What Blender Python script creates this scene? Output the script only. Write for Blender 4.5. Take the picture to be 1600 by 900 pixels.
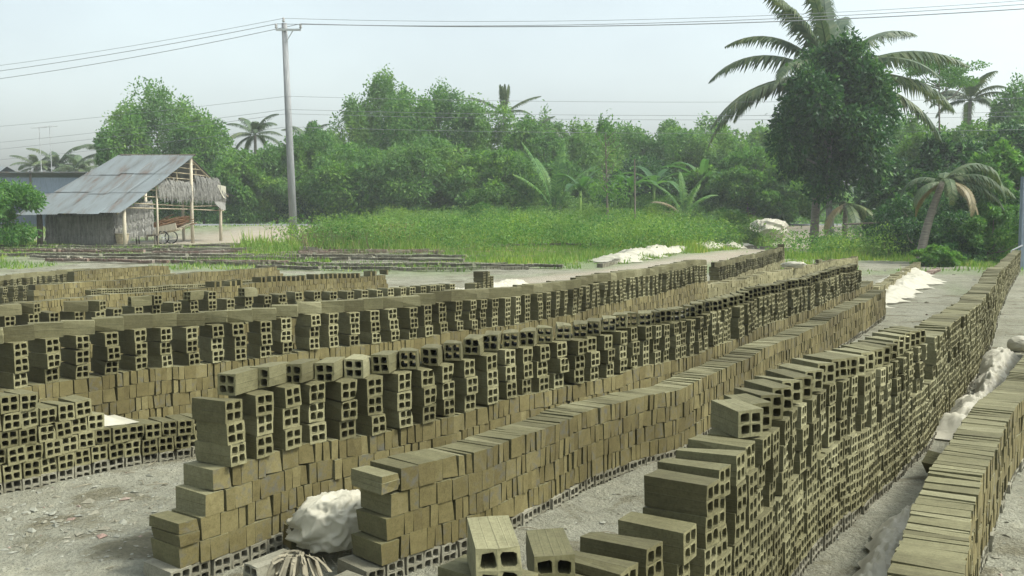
import bpy, math, random
import numpy as np
from mathutils import Matrix, Euler, Vector, noise as mnoise

for o in list(bpy.data.objects):
    bpy.data.objects.remove(o)
random.seed(7)
rng = np.random.default_rng(11)
SC = bpy.context.scene
COL = SC.collection
R = math.radians

# ------------------------------------------------------------------ camera
cd = bpy.data.cameras.new('camera')
cam = bpy.data.objects.new('camera', cd)
COL.objects.link(cam)
cam.location = (0, 0, 1.38)
cam.rotation_euler = (R(90 - 3.966), 0, 0)
cd.sensor_width = 36
cd.lens = 33.75
cd.clip_start = 0.05
cd.clip_end = 3000
SC.camera = cam

# ------------------------------------------------------------------ sky and sun
SUN_EL, SUN_AZ = 52, 100          # azimuth measured clockwise from +Y (to the right of the view)
w = bpy.data.worlds.new('World')
SC.world = w
w.use_nodes = True
nt = w.node_tree
nt.nodes.clear()
out = nt.nodes.new('ShaderNodeOutputWorld')
bg = nt.nodes.new('ShaderNodeBackground')
sky = nt.nodes.new('ShaderNodeTexSky')
sky.sky_type = 'NISHITA'
sky.sun_disc = False
sky.sun_elevation = R(SUN_EL)
sky.sun_rotation = R(SUN_AZ)
sky.air_density = 1.3
sky.dust_density = 5.0
sky.ozone_density = 1.0
tc = nt.nodes.new('ShaderNodeTexCoord')
mp = nt.nodes.new('ShaderNodeMapping')
mp.inputs['Scale'].default_value = (1, 1, 2.2)
no = nt.nodes.new('ShaderNodeTexNoise')
no.inputs['Scale'].default_value = 2.1
no.inputs['Detail'].default_value = 5
no.inputs['Roughness'].default_value = 0.5
cr = nt.nodes.new('ShaderNodeValToRGB')
cr.color_ramp.elements[0].position = 0.36
cr.color_ramp.elements[0].color = (0.92, 0.92, 0.92, 1)
cr.color_ramp.elements[1].position = 0.66
cr.color_ramp.elements[1].color = (1.08, 1.08, 1.06, 1)
# hazy white sky: the Nishita sky's own brightness, washed towards pale cyan, thin cloud lifting it in patches
bw = nt.nodes.new('ShaderNodeRGBToBW')
wash = nt.nodes.new('ShaderNodeMix'); wash.data_type = 'RGBA'; wash.blend_type = 'MULTIPLY'
wash.inputs[0].default_value = 1.0
wash.inputs[7].default_value = (1.20, 1.34, 1.36, 1)
mx = nt.nodes.new('ShaderNodeMix'); mx.data_type = 'RGBA'
mx.inputs[0].default_value = 0.66
cl = nt.nodes.new('ShaderNodeMix'); cl.data_type = 'RGBA'; cl.blend_type = 'MULTIPLY'
cl.inputs[0].default_value = 1.0
bg.inputs['Strength'].default_value = 0.15
L = nt.links.new
L(tc.outputs['Generated'], mp.inputs['Vector'])
L(mp.outputs['Vector'], no.inputs['Vector'])
L(no.outputs['Fac'], cr.inputs['Fac'])
L(sky.outputs['Color'], bw.inputs[0])
L(bw.outputs[0], wash.inputs[6])
L(sky.outputs['Color'], mx.inputs[6])
L(wash.outputs[2], mx.inputs[7])
L(mx.outputs[2], cl.inputs[6])
L(cr.outputs['Color'], cl.inputs[7])
L(cl.outputs[2], bg.inputs['Color'])
L(bg.outputs['Background'], out.inputs['Surface'])

sd = bpy.data.lights.new('sun', 'SUN')
sd.energy = 2.0
sd.angle = R(10)
sd.color = (1.0, 0.96, 0.86)
sun = bpy.data.objects.new('sun', sd)
COL.objects.link(sun)
sun.location = (20, 20, 60)
sdir = Vector((math.sin(R(SUN_AZ)) * math.cos(R(SUN_EL)), math.cos(R(SUN_AZ)) * math.cos(R(SUN_EL)), math.sin(R(SUN_EL))))
sun.rotation_euler = sdir.to_track_quat('Z', 'Y').to_euler()

vs = SC.view_settings
vs.view_transform = 'Standard'
vs.look = 'None'
vs.gamma = 1
vs.exposure = 0.80
vs.use_curve_mapping = False
SC.render.resolution_x = 1024
SC.render.resolution_y = 576


# ------------------------------------------------------------------ helpers
def tag(o, label=None, cat=None, group=None, kind=None):
    if label: o['label'] = label
    if cat: o['category'] = cat
    if group: o['group'] = group
    if kind: o['kind'] = kind
    return o


def empty(name, loc=(0, 0, 0)):
    o = bpy.data.objects.new(name, None)
    o.empty_display_size = 0.1
    o.location = loc
    COL.objects.link(o)
    return o


def mk(name, me, parent=None, loc=None):
    o = bpy.data.objects.new(name, me)
    COL.objects.link(o)
    if parent: o.parent = parent
    if loc is not None: o.location = loc
    return o


class MB:
    """collects polygons; build() links them as one mesh object"""
    def __init__(s):
        s.V = []; s.F = []; s.M = []; s.n = 0; s.UV = []

    def add(s, V, F, m=0, uv=None):
        V = np.asarray(V, float)
        s.V.append(V)
        F = np.asarray(F, int)
        s.F.append(F + s.n)
        s.M.append(np.full(len(F), m) if np.isscalar(m) else np.asarray(m))
        s.UV.append(np.zeros(F.size * 2) if uv is None else np.asarray(uv, float).ravel())
        s.n += len(V)

    def box(s, c, d, rz=0, rx=0, ry=0, m=0):
        x, y, z = np.array(d) / 2.0
        V = np.array([[-x, -y, -z], [x, -y, -z], [x, y, -z], [-x, y, -z], [-x, -y, z], [x, -y, z], [x, y, z], [-x, y, z]])
        M_ = np.array(Euler((rx, ry, rz)).to_matrix())
        s.add(V @ M_.T + np.array(c), [[0, 3, 2, 1], [4, 5, 6, 7], [0, 1, 5, 4], [1, 2, 6, 5], [2, 3, 7, 6], [3, 0, 4, 7]], m)

    def tube(s, P, r, n=8, m=0, cap=True):
        P = np.asarray(P, float)
        r = np.broadcast_to(np.asarray(r, float), (len(P),))
        T = np.gradient(P, axis=0)
        T /= np.linalg.norm(T, axis=1)[:, None] + 1e-9
        up = np.array([0, 0, 1.0]) if abs(T[0][2]) < .9 else np.array([1.0, 0, 0])
        rings = []
        for i in range(len(P)):
            a = np.cross(T[i], up); a /= np.linalg.norm(a) + 1e-9
            b = np.cross(T[i], a)
            th = np.linspace(0, 2 * np.pi, n, endpoint=False)
            rings.append(P[i] + r[i] * (np.cos(th)[:, None] * a + np.sin(th)[:, None] * b))
        V = np.concatenate(rings)
        F = []
        for i in range(len(P) - 1):
            for k in range(n):
                F.append([i * n + k, i * n + (k + 1) % n, (i + 1) * n + (k + 1) % n, (i + 1) * n + k])
        if cap:
            for i, flip in ((0, 1), (len(P) - 1, 0)):
                for k in range(1, n - 1, 2):
                    q = [i * n, i * n + k, i * n + k + 1, i * n + min(k + 2, n - 1)]
                    F.append(q[::-1] if flip else q)
        s.add(V, F, m)

    def mesh(s, name, mats, smooth=False):
        V = np.concatenate(s.V)
        me = bpy.data.meshes.new(name)
        me.vertices.add(len(V))
        me.vertices.foreach_set('co', V.ravel())
        tot = sum(f.shape[0] * f.shape[1] for f in s.F)
        nf = sum(f.shape[0] for f in s.F)
        me.loops.add(tot)
        me.loops.foreach_set('vertex_index', np.concatenate([f.ravel() for f in s.F]))
        me.polygons.add(nf)
        sizes = np.concatenate([np.full(f.shape[0], f.shape[1]) for f in s.F])
        st = np.concatenate([[0], np.cumsum(sizes)[:-1]])
        me.polygons.foreach_set('loop_start', st)
        me.polygons.foreach_set('loop_total', sizes)
        me.polygons.foreach_set('material_index', np.concatenate(s.M).astype(np.int32))
        me.polygons.foreach_set('use_smooth', np.full(nf, bool(smooth)))
        uvl = me.uv_layers.new(name='UVMap')
        uvl.data.foreach_set('uv', np.concatenate(s.UV))
        for m in (mats if isinstance(mats, (list, tuple)) else [mats]):
            me.materials.append(m)
        me.update(calc_edges=True)
        return me

    def build(s, name, mats, parent=None, loc=None, smooth=False):
        return mk(name, s.mesh(name, mats, smooth), parent, loc)


def vnoise(x, y, seed=0):
    """value noise on arrays, 0..1"""
    x = np.asarray(x, float); y = np.asarray(y, float)
    xi = np.floor(x).astype(np.int64); yi = np.floor(y).astype(np.int64)
    fx = x - xi; fy = y - yi
    fx = fx * fx * (3 - 2 * fx); fy = fy * fy * (3 - 2 * fy)

    def hsh(a, b):
        n = (a * 374761393 + b * 668265263 + seed * 1442695041) & 0x7fffffff
        n = ((n ^ (n >> 13)) * 1274126177) & 0x7fffffff
        return ((n ^ (n >> 16)) & 0xffff) / 65535.0
    a = hsh(xi, yi); b = hsh(xi + 1, yi); c = hsh(xi, yi + 1); d = hsh(xi + 1, yi + 1)
    return (a * (1 - fx) + b * fx) * (1 - fy) + (c * (1 - fx) + d * fx) * fy


def fbm(x, y, seed=0, o=4):
    t = 0; a = .5
    for i in range(o):
        t = t + a * vnoise(np.asarray(x) * 2 ** i, np.asarray(y) * 2 ** i, seed + i * 17)
        a *= .5
    return t


def sst(a, b, x):
    t = np.clip((np.asarray(x, float) - a) / (b - a), 0, 1)
    return t * t * (3 - 2 * t)


# ------------------------------------------------------------------ materials
def newmat(name, rough=0.85):
    m = bpy.data.materials.new(name)
    m.use_nodes = True
    t = m.node_tree
    b = t.nodes['Principled BSDF']
    b.inputs['Roughness'].default_value = rough
    b.inputs['Specular IOR Level'].default_value = 0.25
    return m, t, b


def N(t, kind, **kw):
    n = t.nodes.new(kind)
    for k, v in kw.items():
        if k in n.inputs: n.inputs[k].default_value = v
        else: setattr(n, k, v)
    return n


def ramp(t, fac, stops):
    r = t.nodes.new('ShaderNodeValToRGB')
    e = r.color_ramp.elements
    while len(e) < len(stops): e.new(0.5)
    for i, (p, c) in enumerate(stops):
        e[i].position = p
        e[i].color = (*c, 1)
    t.links.new(fac, r.inputs['Fac'])
    return r.outputs['Color']


def mixc(t, fac, a, b, mode='MIX'):
    m = t.nodes.new('ShaderNodeMix')
    m.data_type = 'RGBA'
    m.blend_type = mode
    for sock, v in ((m.inputs[0], fac), (m.inputs[6], a), (m.inputs[7], b)):
        if hasattr(v, 'links'): t.links.new(v, sock)
        elif isinstance(v, (int, float)): sock.default_value = v
        else: sock.default_value = (*v, 1)
    return m.outputs[2]


def pmath(t, op, a, b=0.0):
    m = t.nodes.new('ShaderNodeMath')
    m.operation = op
    for i, v in enumerate((a, b)):
        if hasattr(v, 'links'): t.links.new(v, m.inputs[i])
        else: m.inputs[i].default_value = v
    return m.outputs[0]


def rnd_node(t):
    """a random number that differs from piece to piece, in single objects and in joined ones"""
    g = t.nodes.new('ShaderNodeNewGeometry')
    oi = t.nodes.new('ShaderNodeObjectInfo')
    return pmath(t, 'FRACT', pmath(t, 'ADD', g.outputs['Random Per Island'], oi.outputs['Random']))


def bump(t, b, h, strength, dist=0.01):
    bn = N(t, 'ShaderNodeBump', Strength=strength, Distance=dist)
    t.links.new(h, bn.inputs['Height'])
    t.links.new(bn.outputs['Normal'], b.inputs['Normal'])


def clay(name, stops, streak=(14, 170), blot=None, blot_scale=26, strength=.35, rough=.8, groove=False):
    m, t, b = newmat(name, rough)
    r = rnd_node(t)
    uv = t.nodes.new('ShaderNodeUVMap')
    off = N(t, 'ShaderNodeCombineXYZ')
    t.links.new(pmath(t, 'MULTIPLY', r, 37.0), off.inputs[0])
    t.links.new(pmath(t, 'MULTIPLY', r, 91.0), off.inputs[1])
    v1 = N(t, 'ShaderNodeVectorMath', operation='ADD')
    t.links.new(uv.outputs['UV'], v1.inputs[0]); t.links.new(off.outputs[0], v1.inputs[1])
    mpn = N(t, 'ShaderNodeMapping', Scale=(streak[0], streak[1], 1))
    t.links.new(v1.outputs[0], mpn.inputs['Vector'])
    n1 = N(t, 'ShaderNodeTexNoise', Scale=1.0, Detail=3.0)
    t.links.new(mpn.outputs[0], n1.inputs['Vector'])
    n2 = N(t, 'ShaderNodeTexNoise', Scale=float(blot_scale), Detail=4.0, Roughness=.6)
    t.links.new(v1.outputs[0], n2.inputs['Vector'])
    c = ramp(t, r, stops)
    ge = t.nodes.new('ShaderNodeNewGeometry')
    n3 = N(t, 'ShaderNodeTexNoise', Scale=.9, Detail=3.0, Roughness=.55)
    t.links.new(ge.outputs['Position'], n3.inputs['Vector'])
    c = mixc(t, 1.0, c, ramp(t, n3.outputs['Fac'], [(.32, (.62, .60, .55)), (.5, (.92, .92, .92)), (.68, (1.20, 1.20, 1.24))]), 'MULTIPLY')
    n4 = N(t, 'ShaderNodeTexNoise', Scale=130.0, Detail=2.0, Roughness=.7)
    t.links.new(ge.outputs['Position'], n4.inputs['Vector'])
    c = mixc(t, 1.0, c, ramp(t, n4.outputs['Fac'], [(.32, (.80, .79, .77)), (.5, (1, 1, 1)), (.72, (1.12, 1.12, 1.12))]), 'MULTIPLY')
    if blot:
        f = ramp(t, n2.outputs['Fac'], [(.48, (0, 0, 0)), (.64, (1, 1, 1))])
        f2 = ramp(t, pmath(t, 'FRACT', pmath(t, 'MULTIPLY', r, 7.3)), [(.45, (0, 0, 0)), (.9, (.75, .75, .75))])
        c = mixc(t, mixc(t, 1.0, f, f2, 'MULTIPLY'), c, blot)
    s1 = ramp(t, n1.outputs['Fac'], [(.3, (.92, .92, .92)), (.7, (1.03, 1.03, 1.03))])
    s2 = ramp(t, n2.outputs['Fac'], [(.3, (.84, .83, .80)), (.7, (1.12, 1.12, 1.12))])
    c = mixc(t, 1.0, c, s1, 'MULTIPLY')
    c = mixc(t, 1.0, c, s2, 'MULTIPLY')
    hgt = n1.outputs['Fac']
    if groove:                                # lengthwise die marks left by the extruder, groove shade mixed into the colour
        sep = t.nodes.new('ShaderNodeSeparateXYZ')
        t.links.new(uv.outputs['UV'], sep.inputs[0])
        d0 = pmath(t, 'SUBTRACT', pmath(t, 'ABSOLUTE', sep.outputs[1]), .044)
        lines_ = None
        for off_, w_ in ((0.0, .0022), (.019, .0014), (-.021, .0014), (.031, .001)):
            ln_ = pmath(t, 'SUBTRACT', 1.0, pmath(t, 'MINIMUM', 1.0, pmath(t, 'DIVIDE', pmath(t, 'ABSOLUTE', pmath(t, 'SUBTRACT', d0, off_)), w_)))
            ln_ = pmath(t, 'MULTIPLY', ln_, .9 if off_ == 0 else .5)
            lines_ = ln_ if lines_ is None else pmath(t, 'MAXIMUM', lines_, ln_)
        c = mixc(t, pmath(t, 'MULTIPLY', lines_, .42), c, (.07, .065, .035))
        hgt = pmath(t, 'SUBTRACT', hgt, pmath(t, 'MULTIPLY', lines_, 1.5))
    t.links.new(c, b.inputs['Base Color'])
    bump(t, b, hgt, strength, .003)
    return m


CL = [(0, (.098, .090, .044)), (.3, (.124, .116, .058)), (.7, (.152, .143, .074)), (1, (.198, .188, .106))]
M_side = clay('unfired_clay_side', CL, streak=(9, 120), groove=True)
M_end = clay('unfired_clay_cut_end', [(0, (.116, .096, .038)), (.5, (.146, .124, .051)), (1, (.182, .157, .070))],
             streak=(30, 30), blot=(.080, .082, .076), strength=.5)
M_hend = clay('unfired_clay_hollow_end', [(0, (.138, .127, .063)), (.5, (.185, .172, .088)), (1, (.250, .236, .130))], streak=(40, 40), strength=.4)
M_fside = clay('old_fired_brick', [(0, (.165, .156, .112)), (.5, (.205, .196, .145)), (1, (.255, .244, .185))], streak=(20, 90))
M_pink = clay('pink_fired_brick', [(0, (.24, .165, .13)), (.5, (.28, .21, .17)), (1, (.32, .27, .225))], streak=(20, 60))
M_dry = clay('dry_pale_clay', [(0, (.155, .141, .070)), (.5, (.195, .179, .092)), (1, (.24, .22, .12))], streak=(14, 60))


def plain(name, col, rough=.8, nscale=8.0, amt=.35, bumpy=.2, metal=0.0, stretch=(1, 1, 1)):
    m, t, b = newmat(name, rough)
    tcn = t.nodes.new('ShaderNodeTexCoord')
    mpn = N(t, 'ShaderNodeMapping', Scale=stretch)
    t.links.new(tcn.outputs['Object'], mpn.inputs['Vector'])
    n = N(t, 'ShaderNodeTexNoise', Scale=nscale, Detail=5.0, Roughness=.65)
    t.links.new(mpn.outputs[0], n.inputs['Vector'])
    lo = 1 - amt; hi = 1 + amt
    c = mixc(t, 1.0, col, ramp(t, n.outputs['Fac'], [(.3, (lo,) * 3), (.7, (hi,) * 3)]), 'MULTIPLY')
    t.links.new(c, b.inputs['Base Color'])
    b.inputs['Metallic'].default_value = metal
    if bumpy: bump(t, b, n.outputs['Fac'], bumpy, .02)
    return m


def leafmat(name, stops, trans=.42, rough=.5):
    m, t, b = newmat(name, rough)
    r = rnd_node(t)
    c = ramp(t, r, stops)
    ge = t.nodes.new('ShaderNodeNewGeometry')
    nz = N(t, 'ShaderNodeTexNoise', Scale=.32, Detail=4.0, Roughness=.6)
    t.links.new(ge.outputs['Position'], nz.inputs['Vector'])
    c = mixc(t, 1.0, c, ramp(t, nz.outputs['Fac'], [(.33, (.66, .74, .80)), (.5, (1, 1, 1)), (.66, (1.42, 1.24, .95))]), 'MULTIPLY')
    t.links.new(c, b.inputs['Base Color'])
    tr = t.nodes.new('ShaderNodeBsdfTranslucent')
    t.links.new(mixc(t, 1.0, c, (1.25, 1.35, .7), 'MULTIPLY'), tr.inputs['Color'])
    mxs = N(t, 'ShaderNodeMixShader', Fac=trans)
    t.links.new(b.outputs[0], mxs.inputs[1]); t.links.new(tr.outputs[0], mxs.inputs[2])
    t.links.new(mxs.outputs[0], t.nodes['Material Output'].inputs['Surface'])
    return m


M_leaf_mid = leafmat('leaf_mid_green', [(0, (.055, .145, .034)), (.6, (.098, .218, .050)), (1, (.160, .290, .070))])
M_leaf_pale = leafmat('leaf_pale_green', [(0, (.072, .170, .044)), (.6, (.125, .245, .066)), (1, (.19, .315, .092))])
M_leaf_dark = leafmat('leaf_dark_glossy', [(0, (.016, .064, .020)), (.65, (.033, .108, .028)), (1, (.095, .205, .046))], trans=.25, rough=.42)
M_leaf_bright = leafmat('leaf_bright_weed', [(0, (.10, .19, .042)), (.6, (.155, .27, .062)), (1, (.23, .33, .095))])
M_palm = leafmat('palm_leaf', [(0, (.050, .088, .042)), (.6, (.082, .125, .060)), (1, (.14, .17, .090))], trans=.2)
M_palmdry = leafmat('palm_leaf_dry', [(0, (.16, .14, .075)), (1, (.25, .21, .12))], trans=.2)
M_banana = leafmat('banana_leaf', [(0, (.05, .13, .038)), (1, (.085, .185, .055))], trans=.4, rough=.4)
M_grass = leafmat('grass_blade', [(0, (.11, .20, .042)), (.6, (.17, .28, .060)), (.85, (.23, .31, .085)), (1, (.33, .31, .15))])
M_trunk = plain('bark', (.16, .14, .11), nscale=12, amt=.4, bumpy=.6, stretch=(1, 1, .3))
M_trunkg = plain('grey_bark', (.22, .215, .19), nscale=10, amt=.35, bumpy=.5, stretch=(1, 1, .3))
M_palmt = plain('palm_bark', (.19, .17, .135), nscale=9, amt=.4, bumpy=.8, stretch=(.4, .4, 3))
M_white = plain('white_plastic_sheet', (.56, .53, .42), rough=.42, nscale=9, amt=.10, bumpy=.5)
_t = M_white.node_tree
_rn = N(_t, 'ShaderNodeTexNoise', Scale=16.0, Detail=5.0, Distortion=1.2)
_rn.noise_type = 'RIDGED_MULTIFRACTAL'
_t.links.new(_t.nodes['Texture Coordinate'].outputs['Object'], _rn.inputs['Vector'])
bump(_t, _t.nodes['Principled BSDF'], _rn.outputs['Fac'], .35, .012)
_tr = _t.nodes.new('ShaderNodeBsdfTranslucent'); _tr.inputs['Color'].default_value = (.55, .56, .48, 1)
_ms = N(_t, 'ShaderNodeMixShader', Fac=.3)
_t.links.new(_t.nodes['Principled BSDF'].outputs[0], _ms.inputs[1]); _t.links.new(_tr.outputs[0], _ms.inputs[2])
_t.links.new(_ms.outputs[0], _t.nodes['Material Output'].inputs['Surface'])
M_road = plain('road_asphalt', (.16, .17, .17), nscale=3, amt=.15)
M_pole = plain('weathered_pole', (.26, .265, .265), nscale=6, amt=.25, stretch=(3, 3, .3))
M_steel = plain('galvanised_steel', (.42, .43, .43), rough=.5, nscale=8, amt=.15)
M_wire = plain('cable', (.22, .23, .24), rough=.6, nscale=4, amt=.1, bumpy=0)
M_porc = plain('porcelain', (.35, .34, .33), rough=.3, nscale=3, amt=.1)
M_wood = plain('pale_timber', (.46, .41, .31), nscale=9, amt=.25, stretch=(3, 3, .4))
M_darkwood = plain('dark_timber', (.10, .085, .065), nscale=9, amt=.3)
M_thatch = plain('grey_thatch', (.185, .180, .160), nscale=14, amt=.5, bumpy=.8, stretch=(1, 1, .12))
M_bamboo = plain('bamboo', (.33, .28, .19), nscale=9, amt=.3)
M_straw = plain('dry_straw', (.24, .215, .15), nscale=12, amt=.3)
M_bluewall = plain('blue_grey_sheet_wall', (.17, .21, .25), nscale=5, amt=.25, stretch=(6, 6, .5))
M_dark = plain('black_rubber', (.02, .02, .02), nscale=5, amt=.2)
M_stone = plain('pale_stone', (.25, .25, .20), nscale=7, amt=.3)


def tin_material():
    m, t, b = newmat('rusty_corrugated_tin', .55)
    tcn = t.nodes.new('ShaderNodeTexCoord')
    oi = t.nodes.new('ShaderNodeObjectInfo')
    vm = N(t, 'ShaderNodeVectorMath', operation='ADD')
    t.links.new(tcn.outputs['Object'], vm.inputs[0]); t.links.new(oi.outputs['Location'], vm.inputs[1])
    mpn = N(t, 'ShaderNodeMapping', Scale=(2.4, .35, .35))
    t.links.new(vm.outputs[0], mpn.inputs['Vector'])
    n = N(t, 'ShaderNodeTexNoise', Scale=1.3, Detail=6.0, Roughness=.65)
    t.links.new(mpn.outputs[0], n.inputs['Vector'])
    rustf = pmath(t, 'ADD', n.outputs['Fac'], pmath(t, 'MULTIPLY', pmath(t, 'SUBTRACT', oi.outputs['Random'], .5), .14))
    c = ramp(t, rustf, [(.45, (.175, .198, .200)), (.57, (.15, .162, .158)), (.66, (.135, .112, .095)), (.78, (.13, .085, .062))])
    t.links.new(c, b.inputs['Base Color'])
    b.inputs['Metallic'].default_value = .15
    return m


M_tin = tin_material()


def ground_material():
    m, t, b = newmat('yard_soil', .95)
    tcn = t.nodes.new('ShaderNodeTexCoord')
    at = N(t, 'ShaderNodeAttribute', attribute_name='grass')
    at2 = N(t, 'ShaderNodeAttribute', attribute_name='sand')
    n1 = N(t, 'ShaderNodeTexNoise', Scale=.7, Detail=6.0, Roughness=.6)
    n2 = N(t, 'ShaderNodeTexNoise', Scale=9.0, Detail=6.0, Roughness=.7)
    n3 = N(t, 'ShaderNodeTexNoise', Scale=60.0, Detail=3.0, Roughness=.7)
    for n in (n1, n2, n3): t.links.new(tcn.outputs['Object'], n.inputs['Vector'])
    c = ramp(t, n1.outputs['Fac'], [(.28, (.165, .155, .108)), (.48, (.215, .212, .160)), (.7, (.265, .262, .205))])
    c = mixc(t, .8, c, ramp(t, n2.outputs['Fac'], [(.28, (.66, .64, .60)), (.5, (1, 1, 1)), (.75, (1.22, 1.22, 1.20))]), 'MULTIPLY')
    c = mixc(t, .7, c, ramp(t, n3.outputs['Fac'], [(.3, (.72, .71, .68)), (.7, (1.2, 1.2, 1.2))]), 'MULTIPLY')
    n5 = N(t, 'ShaderNodeTexNoise', Scale=2.3, Detail=5.0, Roughness=.6, Distortion=.6)
    t.links.new(tcn.outputs['Object'], n5.inputs['Vector'])
    c = mixc(t, 1.0, c, ramp(t, n5.outputs['Fac'], [(.36, (.66, .62, .54)), (.46, (1, 1, 1)), (.62, (1.05, 1.04, 1.02)), (.7, (1.22, 1.2, 1.16))]), 'MULTIPLY')
    c = mixc(t, at2.outputs['Fac'], c, mixc(t, n1.outputs['Fac'], (.36, .275, .185), (.31, .295, .25)))
    g = ramp(t, n2.outputs['Fac'], [(.3, (.075, .135, .035)), (.6, (.125, .20, .052)), (.8, (.20, .22, .10))])
    gm = pmath(t, 'MULTIPLY', at.outputs['Fac'], ramp(t, n2.outputs['Fac'], [(.35, (.55, .55, .55)), (.55, (1, 1, 1))]))
    c = mixc(t, gm, c, g)
    t.links.new(c, b.inputs['Base Color'])
    hsum = pmath(t, 'ADD', n2.outputs['Fac'], pmath(t, 'MULTIPLY', n3.outputs['Fac'], .4))
    bump(t, b, hsum, 1.0, .045)
    return m


# ------------------------------------------------------------------ terrain
def H0(x, y):
    x = np.asarray(x, float); y = np.asarray(y, float)
    left = 1 - sst(4, 13, x)
    h = .36 * sst(24, 39, y) * left
    bank = sst(50, 61, y)
    h = h + bank * (1.16 - .36 * left)
    h = h - sst(67, 80, y) * .5
    mound = np.exp(-((x - 2) / 8.0) ** 2 - ((y - 44) / 6.0) ** 2)
    h = h + .35 * mound
    return h


def H(x, y):
    x = np.asarray(x, float); y = np.asarray(y, float)
    h = H0(x, y)
    near = sst(60, 30, y)
    h = h + near * ((fbm(x * .9, y * .9, 3) - .47) * .045 + (fbm(x * 5, y * 5, 8, 3) - .44) * .022)
    return h


def axis(lo, hi, step, lo2, hi2):
    a = list(np.arange(lo, hi, step))
    s_ = step; v = hi
    while v < hi2:
        a.append(v); s_ = min(s_ * 1.12, 60); v += s_
    a.append(hi2)
    s_ = step; v = lo - step
    while v > lo2:
        a.insert(0, v); s_ = min(s_ * 1.12, 60); v -= s_
    a.insert(0, lo2)
    return np.array(a)


def grass_mask(x, y):
    n = fbm(x * .35, y * .35, 21) - .47
    g = sst(-.04, .06, n - .03) * sst(22, 28, y) * .62               # patchy field
    g = np.maximum(g, sst(29, 33, y - .45 * np.abs(x - 2) - n * 6 + .12 * x) * sst(-10.5, -7.5, x - n * 4) * sst(14.5, 12.0, x))
    g = np.maximum(g, sst(0, .9, x - (6.6 + (y - 16) * .52) + n * 2) * sst(.4, -.9, x - (11.4 + (y - 25) * .42) + n * 2) * sst(17, 19, y))
    g = np.maximum(g, sst(24, 30, x) * sst(-30, 10, y))
    g = np.maximum(g, sst(-13, -16, x + n * 5 + .15 * (y - 20)) * sst(14, 20, y) * sst(45, 42, y) * .9)
    g = np.maximum(g, sst(66, 68, y))
    tr_x = np.interp(y, [20, 24, 31, 40, 50, 60, 64], [.2, 2.0, 6.2, 10.8, 15.6, 18.6, 19.2])
    trk = np.exp(-((x - tr_x + n * 1.2) / (1.25 + 1.3 * sst(36, 46, y))) ** 4) * sst(18, 22, y) * sst(66, 65, y)
    path = np.exp(-((x - (17.5 + (y - 44) * .12)) / 2.4) ** 4) * sst(40, 43, y) * sst(66, 65, y)
    path = np.maximum(path, trk)
    g = g * (1 - path)
    g = np.maximum(g, sst(12.5, 13.5, x - n * 2) * sst(31, 35, y) * (1 - path))
    sandy = np.exp(-((x + 12.5) / 4.5) ** 4 - ((y - 50) / 8.0) ** 4)
    sandy = np.maximum(sandy, np.exp(-((x + 15.5) / 3.2) ** 4 - ((y - 46) / 6.5) ** 4) * .9)
    g = g * (1 - sandy * .9)
    return np.clip(g, 0, 1), np.clip(np.maximum(path * .7, sandy), 0, 1)


gx = axis(-7, 9, .085, -500, 500)
gy = axis(1, 22, .085, -60, 900)
GX, GY = np.meshgrid(gx, gy)
GZ = H(GX, GY)
nx, ny = len(gx), len(gy)
idx = np.arange(nx * ny).reshape(ny, nx)
gm = MB()
gm.add(np.stack([GX.ravel(), GY.ravel(), GZ.ravel()], 1),
       np.stack([idx[:-1, :-1].ravel(), idx[:-1, 1:].ravel(), idx[1:, 1:].ravel(), idx[1:, :-1].ravel()], 1))
ground = gm.build('ground', ground_material(), smooth=True)
tag(ground, 'pale trodden clay yard with grass patches', 'ground', kind='structure')
gr, sa = grass_mask(GX.ravel(), GY.ravel())
for nm, arr in (('grass', gr), ('sand', sa)):
    a = ground.data.attributes.new(nm, 'FLOAT', 'POINT')
    a.data.foreach_set('value', arr.astype(np.float32))

rb = MB()
xs = np.linspace(-200, 200, 161)
rv = []
for x in xs:
    for y, dz in ((61.6, -.08), (61.9, .03), (64.0, .06), (66.2, .03), (66.5, -.08)):
        rv.append((x, y + .4 * math.sin(x * .03), float(H0(x, min(y, 66.0))) + dz))
ri = np.arange(len(rv)).reshape(-1, 5)
rb.add(rv, np.concatenate([np.stack([ri[:-1, k], ri[1:, k], ri[1:, k + 1], ri[:-1, k + 1]], 1) for k in range(4)]))
tag(rb.build('road', M_road, smooth=True), 'grey asphalt road on a low bank below the trees', 'road', kind='structure')


# ------------------------------------------------------------------ bricks
BL, BW = .19, .088
SW = .041


def box_faces(x, y, z):
    V = np.array([[-x, -y, -z], [x, -y, -z], [x, y, -z], [-x, y, -z], [-x, -y, z], [x, -y, z], [x, y, z], [-x, y, z]])
    F = np.array([[0, 3, 2, 1], [4, 5, 6, 7], [0, 1, 5, 4], [2, 3, 7, 6], [1, 2, 6, 5], [3, 0, 4, 7]])
    M = np.array([0, 0, 0, 0, 1, 1])
    return V, F, M


def uv_for(V, F, M):
    P = V[F]
    uv = np.empty(P.shape[:2] + (2,))
    side = (M == 0)[:, None]
    uv[..., 0] = np.where(side, P[..., 0], P[..., 1])
    uv[..., 1] = np.where(side, P[..., 1] + P[..., 2], P[..., 2])
    return uv


def chips(V, amt, g):
    return V + g.normal(0, amt, V.shape)


def solid_variant(g, wide=False):
    hw = BW / 2 if wide else SW / 2
    V, F, M = box_faces(BL / 2, hw, BW / 2)
    V = chips(V, .0013, g)
    for q_ in range(8):
        if g.random() < .16: V[q_] -= np.sign(V[q_]) * g.uniform(.001, .005, 3)
    V[4:, 1] += g.normal(0, .001)
    V[:, 2] += V[:, 0] * g.normal(0, .008)
    return V, F, M


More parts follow.
